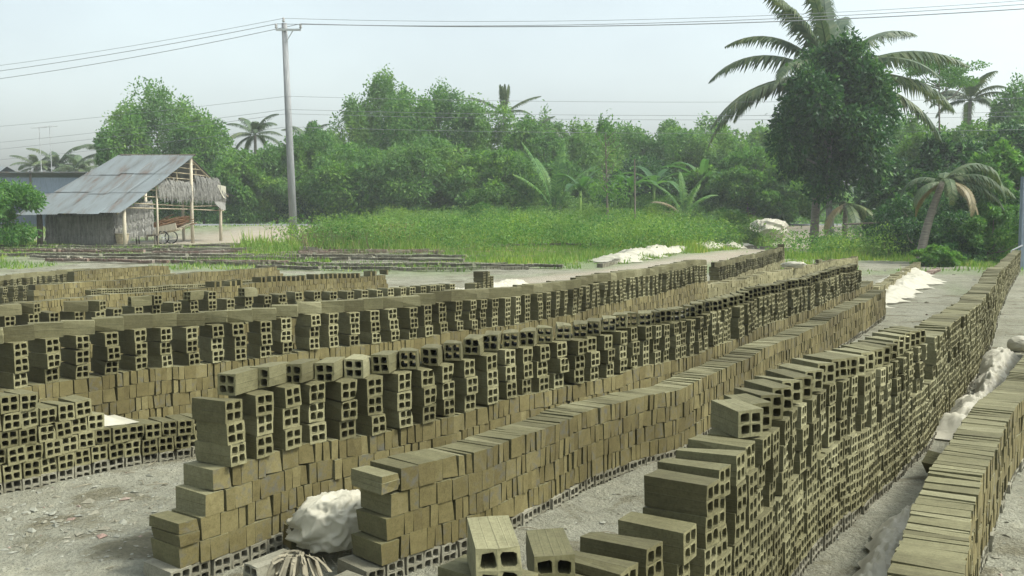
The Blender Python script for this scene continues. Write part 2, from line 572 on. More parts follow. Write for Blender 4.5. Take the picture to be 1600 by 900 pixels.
def hollow_variant(g, fine=True):
    a = BW / 2
    V = []; F = []; M = []
    hx = BL / 2
    cells = [(-1, -1), (1, -1), (1, 1), (-1, 1)]
    c0 = .0195; hr = .0150
    ch = .0045
    outer = {}

    def vert(p):
        V.append(p); return len(V) - 1
    if fine:
        th = [(hr, -hr + ch), (hr, hr - ch), (hr - ch, hr), (-hr + ch, hr), (-hr, hr - ch), (-hr, -hr + ch), (-hr + ch, -hr), (hr - ch, -hr)]
    else:
        th = [(hr, -hr), (hr, hr), (-hr, hr), (-hr, -hr)]
    nh = len(th)
    jit = g.normal(0, .0012, (4, nh, 2))
    sh = g.normal(0, .0012, (4, 2))
    rings = {}
    for e in (-1, 1):
        for ci, (sy, sz) in enumerate(cells):
            rings[e, ci] = [vert((e * hx, sy * c0 + p[0] + jit[ci, k, 0] + sh[ci, 0], sz * c0 + p[1] + jit[ci, k, 1] + sh[ci, 1])) for k, p in enumerate(th)]
        for iy in (-1, 0, 1):
            for iz in (-1, 0, 1):
                outer[e, iy, iz] = vert((e * hx, iy * a, iz * a))
    T = []; TM = []
    for ci, (sy, sz) in enumerate(cells):
        for k in range(nh):
            q = [rings[-1, ci][k], rings[-1, ci][(k + 1) % nh], rings[1, ci][(k + 1) % nh], rings[1, ci][k]]
            F.append(q); M.append(0)
    for e in (-1, 1):
        for ci, (sy, sz) in enumerate(cells):
            rr = rings[e, ci]
            iy0, iy1 = (min(sy, 0), max(sy, 0)); iz0, iz1 = (min(sz, 0), max(sz, 0))
            cor = [outer[e, iy1, iz0], outer[e, iy1, iz1], outer[e, iy0, iz1], outer[e, iy0, iz0]]
            if fine:
                grp = [(0, 1), (2, 3), (4, 5), (6, 7)]
                for s_ in range(4):
                    # edge s_: between corner s_ and s_+1
                    i0, i1 = grp[s_]
                    q = [cor[s_], cor[(s_ + 1) % 4], rr[i1], rr[i0]]
                    F.append(q if e > 0 else q[::-1]); M.append(1)
                    nxt = rr[grp[(s_ + 1) % 4][0]]
                    tr = [cor[(s_ + 1) % 4], nxt, rr[i1]]
                    T.append(tr if e > 0 else tr[::-1]); TM.append(1)
            else:
                for s_ in range(4):
                    q = [cor[s_], cor[(s_ + 1) % 4], rr[(s_ + 1) % 4], rr[s_]]
                    F.append(q if e > 0 else q[::-1]); M.append(1)
    ringo = [(-1, -1), (0, -1), (1, -1), (1, 0), (1, 1), (0, 1), (-1, 1), (-1, 0)]
    for k in range(8):
        p0, p1 = ringo[k], ringo[(k + 1) % 8]
        F.append([outer[-1, p0[0], p0[1]], outer[1, p0[0], p0[1]], outer[1, p1[0], p1[1]], outer[-1, p1[0], p1[1]]]); M.append(0)
    V = np.array(V, float)
    # extruded clay sags: shear, twist, a belly on the mid verts and soft corners
    V[:, 2] += V[:, 1] * g.normal(0, .018)
    V[:, 1] += V[:, 2] * g.normal(0, .018)
    V[:, 2] += V[:, 0] * g.normal(0, .012)
    V[:, 1] += (V[:, 0] / hx) * V[:, 2] * g.normal(0, .025)
    for k, v in outer.items():
        V[v] += g.normal(0, .0011, 3)
        if k[1] and k[2] and g.random() < .18:          # knocked corner
            V[v] -= np.sign(V[v]) * g.uniform(.002, .008, 3)
    return V, np.array(F), np.array(M), (np.array(T) if T else None), np.array(TM)


gB = np.random.default_rng(5)
VAR = {'solid': [solid_variant(gB) for i in range(10)], 'block': [solid_variant(gB, True) for i in range(8)],
       'hollow_lo': [hollow_variant(gB, False) for i in range(4)], 'hollow': [hollow_variant(gB, True) for i in range(14)]}
MATSETS = {'clay_s': [M_side, M_end], 'clay_h': [M_side, M_hend], 'fired': [M_fside, M_fside], 'pink': [M_pink, M_pink], 'dry': [M_dry, M_dry]}
KIND_NAME = {'solid': 'solid_brick', 'block': 'solid_brick', 'hollow': 'hollow_brick'}
_bm = {}


def add_variant(mb, var, Rm=None, loc=None):
    V, F, M = var[:3]
    if Rm is not None: W = V @ Rm.T + loc
    else: W = V
    uv = uv_for(V, F, M)
    if len(var) > 3 and var[3] is not None:
        n0 = mb.n
        mb.add(W, F, M, uv)
        mb.F.append(var[3] + n0); mb.M.append(var[4]); mb.UV.append(uv_for(V, var[3], var[4]).ravel())
    else:
        mb.add(W, F, M, uv)


def brick_mesh(kind, vi, ms):
    k = (kind, vi, ms)
    if k not in _bm:
        mb = MB()
        add_variant(mb, VAR[kind][vi])
        _bm[k] = mb.mesh(kind + '_brick', MATSETS[ms])
    return _bm[k]


class Row:
    """a drying row: a list of bricks along a path; the nearest are objects, the rest one joined part"""
    def __init__(s, pts, step=.02):
        P = np.array(pts, float)
        # Catmull-Rom through the points, resampled by length
        Q = np.vstack([2 * P[0] - P[1], P, 2 * P[-1] - P[-2]])
        out_ = []
        for i in range(1, len(Q) - 2):
            tt = np.linspace(0, 1, 60, endpoint=False)[:, None]
            a, b, c, d = Q[i - 1], Q[i], Q[i + 1], Q[i + 2]
            out_.append(.5 * (2 * b + (c - a) * tt + (2 * a - 5 * b + 4 * c - d) * tt ** 2 + (3 * b - a - 3 * c + d) * tt ** 3))
        C = np.vstack(out_ + [P[-1:]])
        dl = np.r_[0, np.cumsum(np.linalg.norm(np.diff(C, axis=0), axis=1))]
        s.len = dl[-1]
        S = np.arange(0, s.len, step)
        xs_ = np.interp(S, dl, C[:, 0]); ys_ = np.interp(S, dl, C[:, 1])
        k = np.ones(15) / 15
        xs_[7:-7] = np.convolve(xs_, k, 'valid'); ys_[7:-7] = np.convolve(ys_, k, 'valid')
        s.S, s.X, s.Y = S, xs_, ys_
        s.ph = random.random() * 10
        s.B = []

    def at(s, q):
        x = np.interp(q, s.S, s.X); y = np.interp(q, s.S, s.Y)
        x2 = np.interp(q + .15, s.S, s.X) - np.interp(q - .15, s.S, s.X)
        y2 = np.interp(q + .15, s.S, s.Y) - np.interp(q - .15, s.S, s.Y)
        l = math.hypot(x2, y2) + 1e-9
        tx, ty = x2 / l, y2 / l
        if q < 0:
            x += tx * q; y += ty * q
        return x, y, tx, ty

    def wave(s, q):
        return .010 * math.sin(q * 1.7 + s.ph) + .007 * math.sin(q * 4.3 + s.ph * 2) + .004 * math.sin(q * 9.1 + s.ph)

    def put(s, kind, ms, q, z, yaw=0, inset=0.0, tilt=0, roll=0, sc=(1, 1, 1), along=False):
        """z is the brick's bottom; its long axis lies across the row unless along"""
        x, y, tx, ty = s.at(q)
        nx_, ny_ = ty, -tx
        base = math.atan2(ny_, nx_) if not along else math.atan2(ty, tx)
        ctr = BL / 2 if not along else BW / 2
        ctr += inset
        e = Euler((roll, tilt, base + yaw))
        hz = BW / 2 * sc[2]
        gz = float(H0(x, y))
        s.B.append((kind, ms, (x - nx_ * ctr, y - ny_ * ctr, gz + z + hz), e, sc))

    def course_solid(s, s0, s1, z, ms='clay_s', wide=.20, over=.0):
        q = s0
        lean = 0
        while q < s1:
            if random.random() < .10: lean = random.gauss(0, .010)
            if q == s0 or random.random() < wide:
                kind, wd = 'block', BW
            else:
                kind, wd = 'solid', SW
            s.put(kind, ms, q + wd / 2, z + s.wave(q), yaw=random.gauss(0, .007), inset=random.gauss(0, .0022) - over,
                  roll=lean + random.gauss(0, .005), sc=(random.gauss(1, .006), .985, random.gauss(.985, .006)))
            q += wd + .002 + abs(random.gauss(0, .0018)) + (.006 if random.random() < .14 else 0)

    def course_hollow(s, s0, s1, z, ms='clay_h', jig=1.0, pitch=.0915):
        q = s0
        while q < s1:
            s.put('hollow', ms, q + BW / 2, z + s.wave(q), yaw=random.gauss(0, .018 * jig), inset=random.gauss(0, .006 * jig),
                  roll=random.choice((0, 0, math.pi)) + random.gauss(0, .020 * jig))
            q += pitch + abs(random.gauss(0, .003))

    def course_long(s, s0, s1, z, ms='dry', h=.06):
        q = s0
        for k in (0, 1):
            q = s0
            while q < s1:
                s.put('block', ms, q + BL / 2, z + s.wave(q) * 1.6, along=True, inset=k * .094 + random.gauss(0, .004), yaw=random.gauss(0, .012),
                      sc=(1, 1, h / BW))
                q += BL + .003

    def columns(s, s0, s1, z, n=3, pitch=.175, ms='clay_h', jig=1.0):
        q = s0
        tops = []
        while q < s1:
            yaw0 = random.gauss(0, .03 * jig)
            ins = random.gauss(0, .010 * jig)
            drift = random.gauss(0, .0045)
            for k in range(n):
                s.put('hollow', ms, q + drift * k + random.gauss(0, .003), z + s.wave(q) + k * .0885, yaw=yaw0 + random.gauss(0, .03 * jig),
                      inset=ins + random.gauss(0, .007 * jig), roll=random.gauss(0, .012), tilt=random.gauss(0, .008))
            tops.append(q)
            q += pitch + random.gauss(0, .006)
        return tops

    def build(s, name, label, limit=300, far=17.0, group='long rows of bricks drying in the yard'):
        x, y, tx, ty = s.at(0)
        o = (x, y, float(H0(x, y)))
        root = empty(name, o)
        tag(root, label, 'brick row', group)
        cnt = {}
        order = sorted(s.B, key=lambda b: b[2][0] ** 2 + b[2][1] ** 2)
        rest = {}
        for kind, ms, c, e, sc in order:
            nm = KIND_NAME[kind]
            d = math.hypot(c[0], c[1])
            if cnt.get(nm, 0) < limit and d < far:
                cnt[nm] = cnt.get(nm, 0) + 1
                vi = random.randrange(len(VAR[kind]))
                ob = mk(nm, brick_mesh(kind, vi, ms), root, (c[0] - o[0], c[1] - o[1], c[2] - o[2]))
                ob.rotation_euler = e
                ob.scale = sc
            else:
                rest.setdefault((nm, ms), []).append((kind, c, e, sc))
        for (nm, ms), lst in rest.items():
            mb = MB()
            for kind, c, e, sc in lst:
                vk = 'hollow_lo' if kind == 'hollow' else kind
                Rm = np.array(e.to_matrix()) @ np.diag(sc)
                add_variant(mb, random.choice(VAR[vk]), Rm, np.array(c) - np.array(o))
            ob = mb.build(nm + '_mass', MATSETS[ms], root)
            ob['kind'] = 'stuff'
        return root


CB = .088     # course height
Z0 = .058     # top of the half buried old base course

# row D: hollow bricks, right foreground
r = Row([(-.33, 1.36), (-.2, 1.55), (.576, 2.65), (1.17, 3.73), (1.68, 4.47), (2.55, 5.78), (3.97, 8.16), (5.38, 10.68), (6.97, 13.68), (10.06, 19.34), (13.9, 26.23)])
r.course_hollow(-.02, r.len, Z0 - CB, 'fired')
NOTCH = 5.15
for k in range(4):
    r.course_hollow(.0 + .045 * (k % 2), r.len, Z0 + k * CB, jig=.6)
for k in range(4, 7):
    r.course_hollow(NOTCH + .25, r.len if k < 6 else 16, Z0 + k * CB)
tops = r.columns(.30, .70, Z0 + 4 * CB, 3, .155, jig=.8) + r.columns(.72, 1.42, Z0 + 4 * CB, 2, .16, jig=.8)
turned = [.57, .84]
tops = r.columns(1.50, NOTCH, Z0 + 4 * CB, 3, .155, jig=.8)
for i, q in enumerate(turned + tops[4:]):
    x, y, tx, ty = r.at(q)
    n_ang = math.atan2(-tx, ty)                        # direction of the row normal
    want = -math.pi / 2 + R(2 + 24 * min(1, q / 4.0)) + random.gauss(0, .03)   # hole end turned towards the near end of the yard
    r.put('hollow', 'clay_h', q + .02, Z0 + (6 if i == 1 else 7) * CB + .003 + r.wave(q), yaw=want - n_ang, inset=-.035 if i == 0 else .01, tilt=random.gauss(0, .012))
r.build('brick_row', 'tall row of dark hollow bricks sweeping from bottom centre to the far right corner')

# row C: solid bricks, low wall in the middle
r = Row([(-.5, 3.58), (-.13, 3.99), (.2, 4.53), (.65, 5.22), (1.23, 6.0), (3.05, 9.3), (5.31, 13.59)])
r.course_hollow(-.06, r.len, Z0 - CB, 'fired')
for k in range(4):
    r.course_solid([.0, .03, .055, .10][k], r.len - .02 * k, Z0 + k * CB)
r.put('solid', 'clay_s', .05, Z0 + 3 * CB, roll=math.pi / 2, inset=-.004)
r.put('block', 'clay_s', .052, Z0 + 3 * CB + .045, sc=(1, 1, .5), yaw=.02)
r.build('brick_row', 'low wall of upright solid bricks with flat ribbed top, white bag beside it')

# row B: solid wall with hollow columns and turned top bricks
r = Row([(-1.23, 3.62), (-1.11, 3.78), (-.86, 4.16), (-.36, 4.72), (.17, 5.40), (.81, 6.2), (1.84, 7.9), (4.72, 13.3), (5.85, 15.5)])
r.course_hollow(-.10, r.len, Z0 - CB, 'fired')
st = [-.06, .04, .06, .10]
for k in range(4):
    r.course_solid(st[k], r.len - .03 * k, Z0 + k * CB)
r.put('block', 'clay_s', -.02, Z0 + CB, sc=(1, 1, .5), inset=-.012)
r.put('block', 'clay_s', -.02, Z0 + CB * 1.5 + .002, sc=(1, 1, .5), inset=-.004, yaw=.03)
tops = r.columns(.20, r.len - 1.6, Z0 + 4 * CB, 3, .162)
for i, q in enumerate(tops):
    if i == 0: continue
    x, y, tx, ty = r.at(q)
    n_ang = math.atan2(-tx, ty)
    want = -math.pi / 2 - R(9 - 3 * min(1, i / 6)) + random.gauss(0, .05) - (R(14) if i == 1 else 0)
    r.put('hollow', 'clay_h', q - .03, Z0 + 7 * CB + .003 + r.wave(q), yaw=want - n_ang, inset=.0 + random.gauss(0, .006), tilt=random.gauss(0, .015))
r.build('brick_row', 'solid brick wall carrying hollow columns whose top bricks turn towards the viewer')

# row A: solid wall, hollow columns and a chain of lengthwise bricks on top
r = Row([(-3.25, 5.0), (-2.93, 5.42), (-2.71, 5.80), (-2.47, 6.10), (-2.12, 6.58), (-1.56, 7.15), (-.75, 7.95), (-.09, 8.90), (.80, 10.45), (3.2, 15.67)])
r.course_hollow(0, r.len, Z0 - CB, 'fired')
for k in range(4):
    r.course_solid(0, r.len, Z0 + k * CB)
for q in r.columns(.1, r.len - .1, Z0 + 4 * CB, 3, .192):
    r.put('hollow', 'clay_h', q + .03, Z0 + 7 * CB + .002 + r.wave(q), along=True, yaw=random.gauss(-.46, .05), inset=.055 + random.gauss(0, .010), tilt=random.gauss(0, .02))
r.build('brick_row', 'curving solid brick wall with hollow columns capped by a chain of lengthwise bricks')

# row E: solid wall at the right edge
r = Row([(.95, 2.05), (1.24, 2.58), (1.36, 2.80), (1.55, 3.17), (1.80, 3.62), (2.07, 4.05), (2.54, 4.82), (3.24, 5.85), (4.4, 7.7), (5.6, 9.8)])
r.course_hollow(0, r.len, Z0 - CB, 'fired')
for k in range(4):
    r.course_solid(0, r.len, Z0 + k * CB - .01, wide=.2)
r.build('brick_row', 'solid brick wall at the right edge with pale plank-like top and plastic along its foot')

# left foreground hollow stack
r = Row([(-3.3, 4.05), (-2.59, 4.76), (-2.44, 4.93), (-2.25, 5.19), (-1.81, 5.60), (-1.2, 6.25), (-.9, 6.6)])
r.course_hollow(0, r.len, Z0 - CB + .005, 'fired')
mid = 1.52
for k in range(2):
    r.course_hollow(.02 * k, r.len, Z0 + k * CB)
for k in range(2, 4):
    r.course_hollow(.0, mid - .012 * k, Z0 + k * CB)
r.course_hollow(0, mid - .38, Z0 + 4 * CB)
r.build('brick_row', 'low stepped stack of pale hollow bricks at the left edge, holes facing out')

# --- rows further back on the left
r = Row([(-5.2, 6.2), (-4.10, 7.6), (-2.90, 9.36), (-1.47, 10.86), (-.67, 11.8)])
r.course_solid(0, r.len, 0); r.course_solid(0, r.len, CB); r.course_solid(0, r.len, 2 * CB); r.course_solid(0, r.len, 3 * CB)
tp = r.columns(.1, r.len - 1.2, 4 * CB, 3, .20, jig=1.5)
for i, q in enumerate(tp):
    if i % 3 == 0 and q < 4.4:
        r.put('hollow', 'clay_h', q + random.uniform(-.05, .05), 7 * CB + .003 + r.wave(q), along=True, yaw=random.gauss(.1, .25) + math.pi, inset=random.uniform(0, .06))
    elif i % 3 == 1 and q < 4.4:
        r.put('hollow', 'clay_h', q, 7 * CB + .003 + r.wave(q), yaw=random.gauss(0, .2))
for q in np.arange(r.len - 1.1, r.len, .17):
    for k in range(3): r.put('hollow', 'clay_h', q, (4 + k) * CB, yaw=random.gauss(0, .05), inset=random.gauss(0, .01))
r.build('brick_row', 'untidy row of hollow brick columns with odd bricks lying crosswise, just behind the curving row')

r = Row([(-7.1, 10.2), (-6.22, 11.61), (-5.62, 12.92), (-4.18, 15.63), (-2.35, 18.31)])
for k in range(4): r.course_solid(.05 * k, r.len - .04 * k, k * CB + .015)
for q in np.arange(5.2, r.len, .11):
    if random.random() < .8: r.put('solid', 'clay_s', q, 4 * CB + .01 + r.wave(q), yaw=random.gauss(0, .06))
r.build('brick_row', 'plain solid brick row behind the untidy columns, ragged upright bricks at its far end')

r = Row([(-6.9, 15.7), (-6.17, 16.7), (-4.42, 19.46)])
for k in range(3): r.course_hollow(0, r.len, k * CB - .02)
r.build('brick_row', 'short low row of hollow bricks showing two lines of holes, left of the middle distance', far=18)

r = Row([(-7.5, 15.0), (-7.2, 15.7), (-5.15, 21.8)])
for k in range(4): r.course_solid(.03 * k, r.len - .12 * k, k * CB + .02)
r.build('brick_row', 'long solid brick wall ending below the utility pole, far left', far=18)

r = Row([(-8.95, 19.6), (-8.5, 20.6), (-7.8, 22.3)])
for k in range(4): r.course_solid(0, r.len - .1 * k, k * CB + .02)
r.build('brick_row', 'short solid brick wall, farthest of the plain walls on the left', far=10)

r = Row([(-10.2, 16.9), (-9.85, 18.1), (-9.2, 21.2)])
for q in r.columns(0, r.len, 0, 3, .19):
    r.put('hollow', 'clay_h', q + .03, 3 * CB + r.wave(q), along=True, yaw=random.gauss(-.4, .04), inset=.05)
r.build('brick_row', 'far left hollow columns capped with lengthwise bricks, beside the grass patch', far=10)

r = Row([(-8.5, 13.2), (-8.0, 14.85), (-7.65, 16.4)])
r.course_solid(0, r.len, 0)
for q in r.columns(0, r.len, CB, 3, .21, jig=1.4): pass
r.build('brick_row', 'uncapped hollow brick columns at the left edge in front of the capped ones', far=17)

# --- rows further back on the right
r = Row([(3.25, 15.85), (4.5, 18.3), (6.9, 22.9), (10.3, 28.6)])
for k in range(5): r.course_long(0, r.len, k * .062)
r.put('hollow', 'clay_h', 9.9, .32, along=True); r.put('hollow', 'clay_h', 10.1, .32, along=True)
r.build('brick_row', 'wavy wall of long flat-laid pale bricks running on from the curving row', far=10)

r = Row([(3.75, 17.6), (5.3, 21.6), (7.95, 28.0)])
for k in range(4): r.course_long(0, r.len, k * .062)
for q in r.columns(.5, r.len, .25, 3, .19, ms='clay_h'):
    r.put('hollow', 'clay_h', q + .03, .25 + 3 * CB + r.wave(q), along=True, yaw=random.gauss(-.4, .04), inset=.05)
for k in range(5): r.put('hollow', 'clay_h', r.len - .1, .25 + k * CB)
r.build('brick_row', 'far capped hollow columns on flat-laid courses, ending below the sandy track', far=10)

r = Row([(6.2, 16.2), (7.4, 18.6), (11.2, 26.3)])
for k in range(4): r.course_long(0, r.len, k * .062)
r.build('brick_row', 'low wall of flat-laid pale bricks beside the crumpled white sheet', far=10)

r = Row([(4.15, 12.5), (5.45, 14.66), (7.1, 17.83), (9.6, 22.6), (11.9, 26.6)])
r.course_hollow(0, r.len, Z0 - CB + .01, 'pink')
r.build('brick_row', 'single course of old pink bricks along the edge of the bare track', far=15)

# low base courses of old fired brick in the field
lines = [((-19.5, 37.6), (-13.5, 36.9)), ((-22, 34.0), (-14, 33.6)), ((-14.5, 37.9), (-4, 37.4)), ((-17, 32.2), (-6, 31.6)), ((-13, 35.0), (-1.5, 35.8)),
         ((-11, 33.2), (1.0, 34.0)), ((-10.5, 30.4), (-2.6, 29.6)), ((-9, 28.6), (-1.2, 28.1)), ((-6.5, 26.9), (-.4, 26.3)), ((-13.8, 29.8), (-7.6, 29.1)), ((-8.5, 35.7), (3.0, 36.9)),
         ((-20, 35.6), (-11, 35.2)), ((-16, 34.4), (-8, 34.6)), ((-7, 32.6), (1.2, 32.9)), ((-8.2, 31.2), (0, 30.9)), ((-5.5, 27.6), (.6, 27.1)),
         ((-12, 39.2), (-9.8, 40.5)), ((-9, 39.2), (-7, 39.5)), ((-15, 31.0), (-10, 30.7))]
ORD = ['first', 'second', 'third', 'fourth', 'fifth', 'sixth', 'seventh', 'eighth', 'ninth', 'tenth', 'eleventh', 'twelfth', 'thirteenth', 'fourteenth', 'fifteenth', 'sixteenth', 'seventeenth', 'eighteenth', 'nineteenth']
rank = {i: k for k, i in enumerate(sorted(range(len(lines)), key=lambda i: lines[i][0][1] + lines[i][1][1]))}
for i, (a, b) in enumerate(lines):
    a = np.array(a); b = np.array(b); a = a - (b - a) * .12; b = b + (b - a) * .12; mdp = (a + b) / 2 + np.array([0, random.uniform(-.5, .5)])
    r = Row([tuple(a), tuple(mdp), tuple(b)])
    ms = 'pink' if i % 4 == 1 else 'fired'
    r.course_hollow(0, r.len, .035, ms, 1.5)
    
    x, y, _, _ = r.at(0)
    mb = MB()
    for kind, ms_, c, e, sc in r.B:
        if random.random() < .06: continue
        add_variant(mb, random.choice(VAR['hollow_lo']), np.array(e.to_matrix()), np.array(c) - np.array((x, y, 0)))
    ob = empty('brick_course', (x, y, 0))
    mb.build('old_bricks', MATSETS[ms], ob)['kind'] = 'stuff'
    tag(ob, 'thin line of old bricks in the weedy field, ' + ORD[rank[i]] + ' counting back from the yard', 'brick course', 'old brick lines in the field')

r = Row([(2.6, 27.5), (4.6, 32.4), (8.6, 39.5), (13.6, 48.0)])
for k in range(2): r.course_long(0, r.len, k * .062, 'fired')
r.build('brick_row', 'low far course of grey bricks with white plastic laid along it', far=5)

# small far stack of loose bricks
t_ = Row([(-.62, 15.9), (-.22, 16.8)])
for q, n in ((.05, 4), (.2, 4), (.38, 6), (.55, 6), (.7, 5)):
    for k in range(n): t_.put('hollow', 'clay_h', q, k * CB + (.32 if False else 0), yaw=random.gauss(0, .08))
t_.build('brick_stack', 'small separate stack of hollow bricks behind the capped row', group='small brick stacks')['category'] = 'brick stack'


# ------------------------------------------------------------------ loose things in the yard
def loose(kind, ms, name, label, loc, rz, rx=0, ry=0, sc=(1, 1, 1)):
    ob = mk(name, brick_mesh(kind, 1, ms), None, loc)
    ob.rotation_euler = (rx, ry, rz)
    ob.scale = sc
    tag(ob, label, 'brick')


loose('hollow', 'fired', 'hollow_brick', 'pale hollow brick lying beside the straw bundle', (-.93, 3.62, .043), R(-128))
loose('hollow', 'fired', 'hollow_brick', 'pale hollow brick on the ground at the near end of the low wall', (-.56, 3.42, .035), R(-33))
loose('block', 'clay_s', 'solid_brick', 'brown brick leaning under the white bag', (-.86, 3.98, .06), R(35), 0, .1)
loose('hollow', 'clay_h', 'hollow_brick', 'single dark brick tilted on edge between the two right-hand rows', (2.28, 4.98, .10), R(-50), R(38))
loose('hollow', 'fired', 'hollow_brick', 'pale brick top at the bottom edge left of the first dark columns', (-.155, 1.72, .60), R(86))


def crumple(name, label, cx, cy, cz, dims, seed, mat=None, cat='plastic sheet', rz=0, sharp=.3, n=76, group=None):
    """a crumpled bag: a closed shell folded by ridged noise, settled on what carries it"""
    g = np.random.default_rng(seed)
    u = np.linspace(0, 2 * np.pi, n * 2, endpoint=False)
    v = np.linspace(0, np.pi, n)
    U_, V_ = np.meshgrid(u, v)
    D = np.stack([np.cos(U_) * np.sin(V_), np.sin(U_) * np.sin(V_), np.cos(V_)], -1)
    rad = np.empty(U_.shape)
    so = Vector(g.uniform(-20, 20, 3))
    for a_ in range(U_.shape[0]):
        for b_ in range(U_.shape[1]):
            p = Vector(D[a_, b_])
            wq = p + .35 * mnoise.noise_vector(p * 1.3 + so)
            n1 = 1 - 2 * abs(mnoise.noise(Vector((wq.x, wq.y, wq.z * 1.7)) + so))
            n2 = 1 - 2 * abs(mnoise.noise(wq * 3.4 + so * 2))
            n3 = 1 - 2 * abs(mnoise.noise(wq * 8.0 + so * 3))
            rad[a_, b_] = .82 + sharp * (.75 * n1 + .30 * n2 * abs(n2) + .07 * n3 * max(0, n1))
    P = D * rad[..., None]
    P[..., 0] += .18 * P[..., 2]
    P[..., :2] *= (1 + .18 * P[..., 2:3])
    P[..., 2] = np.where(P[..., 2] < -.55, -.55 + (P[..., 2] + .55) * .1, P[..., 2])
    P *= np.array(dims) / 2.0
    c, s_ = math.cos(rz), math.sin(rz)
    P = np.stack([P[..., 0] * c - P[..., 1] * s_, P[..., 0] * s_ + P[..., 1] * c, P[..., 2] - P[..., 2].min()], -1)
    W = P.reshape(-1, 3)
    i = np.arange(n * 2 * n).reshape(n, n * 2)
    j = np.roll(i, -1, axis=1)
    mb = MB()
    mb.add(W, np.stack([i[:-1].ravel(), i[1:].ravel(), j[1:].ravel(), j[:-1].ravel()], 1))
    ob = mb.build(name, mat or M_white, None, (cx, cy, cz), smooth=True)
    return tag(ob, label, cat, group)


def sheet_strip(name, label, path, width, height, seed, z=None):
    """thin film lying along a path: sharp folds, loose ragged edges"""
    r_ = Row(path, .02)
    st_ = .018 if width < .5 else .03
    nS = int(r_.len / st_); nW = 34
    C = np.array([r_.at(a_ * st_) for a_ in range(nS)])
    q = np.arange(nS) * st_
    f = np.linspace(-.5, .5, nW)[None, :]
    wl = width * (.45 + 1.1 * vnoise(q * 2.1, q * 0 + seed, 3))[:, None]
    edge = 1 + .25 * (vnoise(q * 13, q * 0 + seed, 8)[:, None] - .5) * np.abs(f) * 4
    px = C[:, 0:1] + C[:, 3:4] * f * wl * edge
    py = C[:, 1:2] - C[:, 2:3] * f * wl * edge
    fq = min(3.0, .45 / width)
    wx = px + .10 / fq * (vnoise(px * 5 * fq, py * 5 * fq, seed) - .5); wy = py + .10 / fq * (vnoise(px * 5 * fq, py * 5 * fq, seed + 2) - .5)
    r1 = 1 - np.abs(vnoise(wx * 6 * fq, wy * 6 * fq, seed) - .5) * 2
    r2 = 1 - np.abs(vnoise(wx * 15 * fq, wy * 15 * fq, seed + 4) - .5) * 2
    r3 = 1 - np.abs(vnoise(wx * 34 * fq, wy * 34 * fq, seed + 6) - .5) * 2
    low = vnoise(px * 2.0 * fq, py * 2.0 * fq, seed + 9)
    env = (1 - (2 * np.abs(f)) ** 2.5) * np.clip(np.minimum(np.arange(nS), nS - 1 - np.arange(nS)) / 8, 0, 1)[:, None]
    rel = .15 + .75 * low ** 1.3 * env + env * (.30 * r1 ** 3 + .16 * r2 ** 3 + .07 * r3 ** 2)
    pz_ = (z if z is not None else H0(px, py) + .012) + height * rel * (.25 + .75 * env)
    V = np.stack([px, py, pz_], -1).reshape(-1, 3)
    i = np.arange(nS * nW).reshape(nS, nW)
    mb = MB()
    o_ = V.mean(0); o_[2] = 0
    mb.add(V - o_, np.stack([i[:-1, :-1].ravel(), i[:-1, 1:].ravel(), i[1:, 1:].ravel(), i[1:, :-1].ravel()], 1))
    ob = mb.build(name, M_white, None, tuple(o_), smooth=True)
    return tag(ob, label, 'plastic sheet', 'white plastic sheets')


crumple('plastic_bag', 'crumpled white plastic bag between the two nearest wall ends', -.755, 3.92, .03, (.34, .26, .27), 21, rz=.3, cat='bag')
sheet_strip('plastic_sheet', 'white plastic strip trailing along the near foot of the right edge wall', [(.80, 2.25), (1.0, 2.75), (1.28, 3.35), (1.62, 3.95), (1.95, 4.5)], .17, .10, 2)
sheet_strip('plastic_sheet', 'crumpled white plastic on the ground beside the right edge wall, farther up', [(2.75, 5.9), (3.35, 6.8), (4.0, 7.9), (4.75, 9.2)], .36, .17, 5)
sheet_strip('plastic_sheet', 'bright crumpled white sheet beside the pink brick course', [(5.6, 15.3), (6.9, 17.6), (8.4, 20.4), (10.4, 24.6)], .80, .20, 7)
sheet_strip('plastic_sheet', 'flat white sheet on the far grey course at the grass edge', [(3.0, 29.4), (4.3, 32.4), (5.4, 34.4)], 1.2, .30, 9)
sheet_strip('plastic_sheet', 'thin white plastic line along the far grey course', [(5.2, 33.6), (7.2, 37.2), (9.8, 42.0), (11.2, 44.8)], .6, .24, 12)
sheet_strip('plastic_sheet', 'white plastic lying at the end of the far left walls', [(-4.9, 22.2), (-4.3, 22.5), (-3.4, 22.3)], .5, .2, 13)
sheet_strip('plastic_sheet', 'white plastic behind the small brick stack', [(-1.3, 18.4), (-.5, 19.6), (.3, 21.2)], .45, .14, 15)
sheet_strip('plastic_sheet', 'small white plastic scrap lying on the low part of the left stack', [(-2.44, 5.26), (-2.32, 5.36), (-2.2, 5.5)], .20, .07, 19, z=.245)
crumple('plastic_heap', 'big white heap of plastic where the track meets the grass', 14.1, 53.5, float(H0(14.1, 53.5)) + .03, (2.3, 1.5, 1.45), 8, cat='plastic heap', rz=.2)
crumple('sack', 'pale round sack against the foot of the dark hollow row', 5.42, 10.2, .0, (.26, .30, .22), 12, M_white, cat='sack', sharp=.08)
crumple('sack', 'white sack lying over the wavy pale wall', 6.55, 22.4, .30, (.55, .26, .18), 16, cat='sack', rz=-.7)

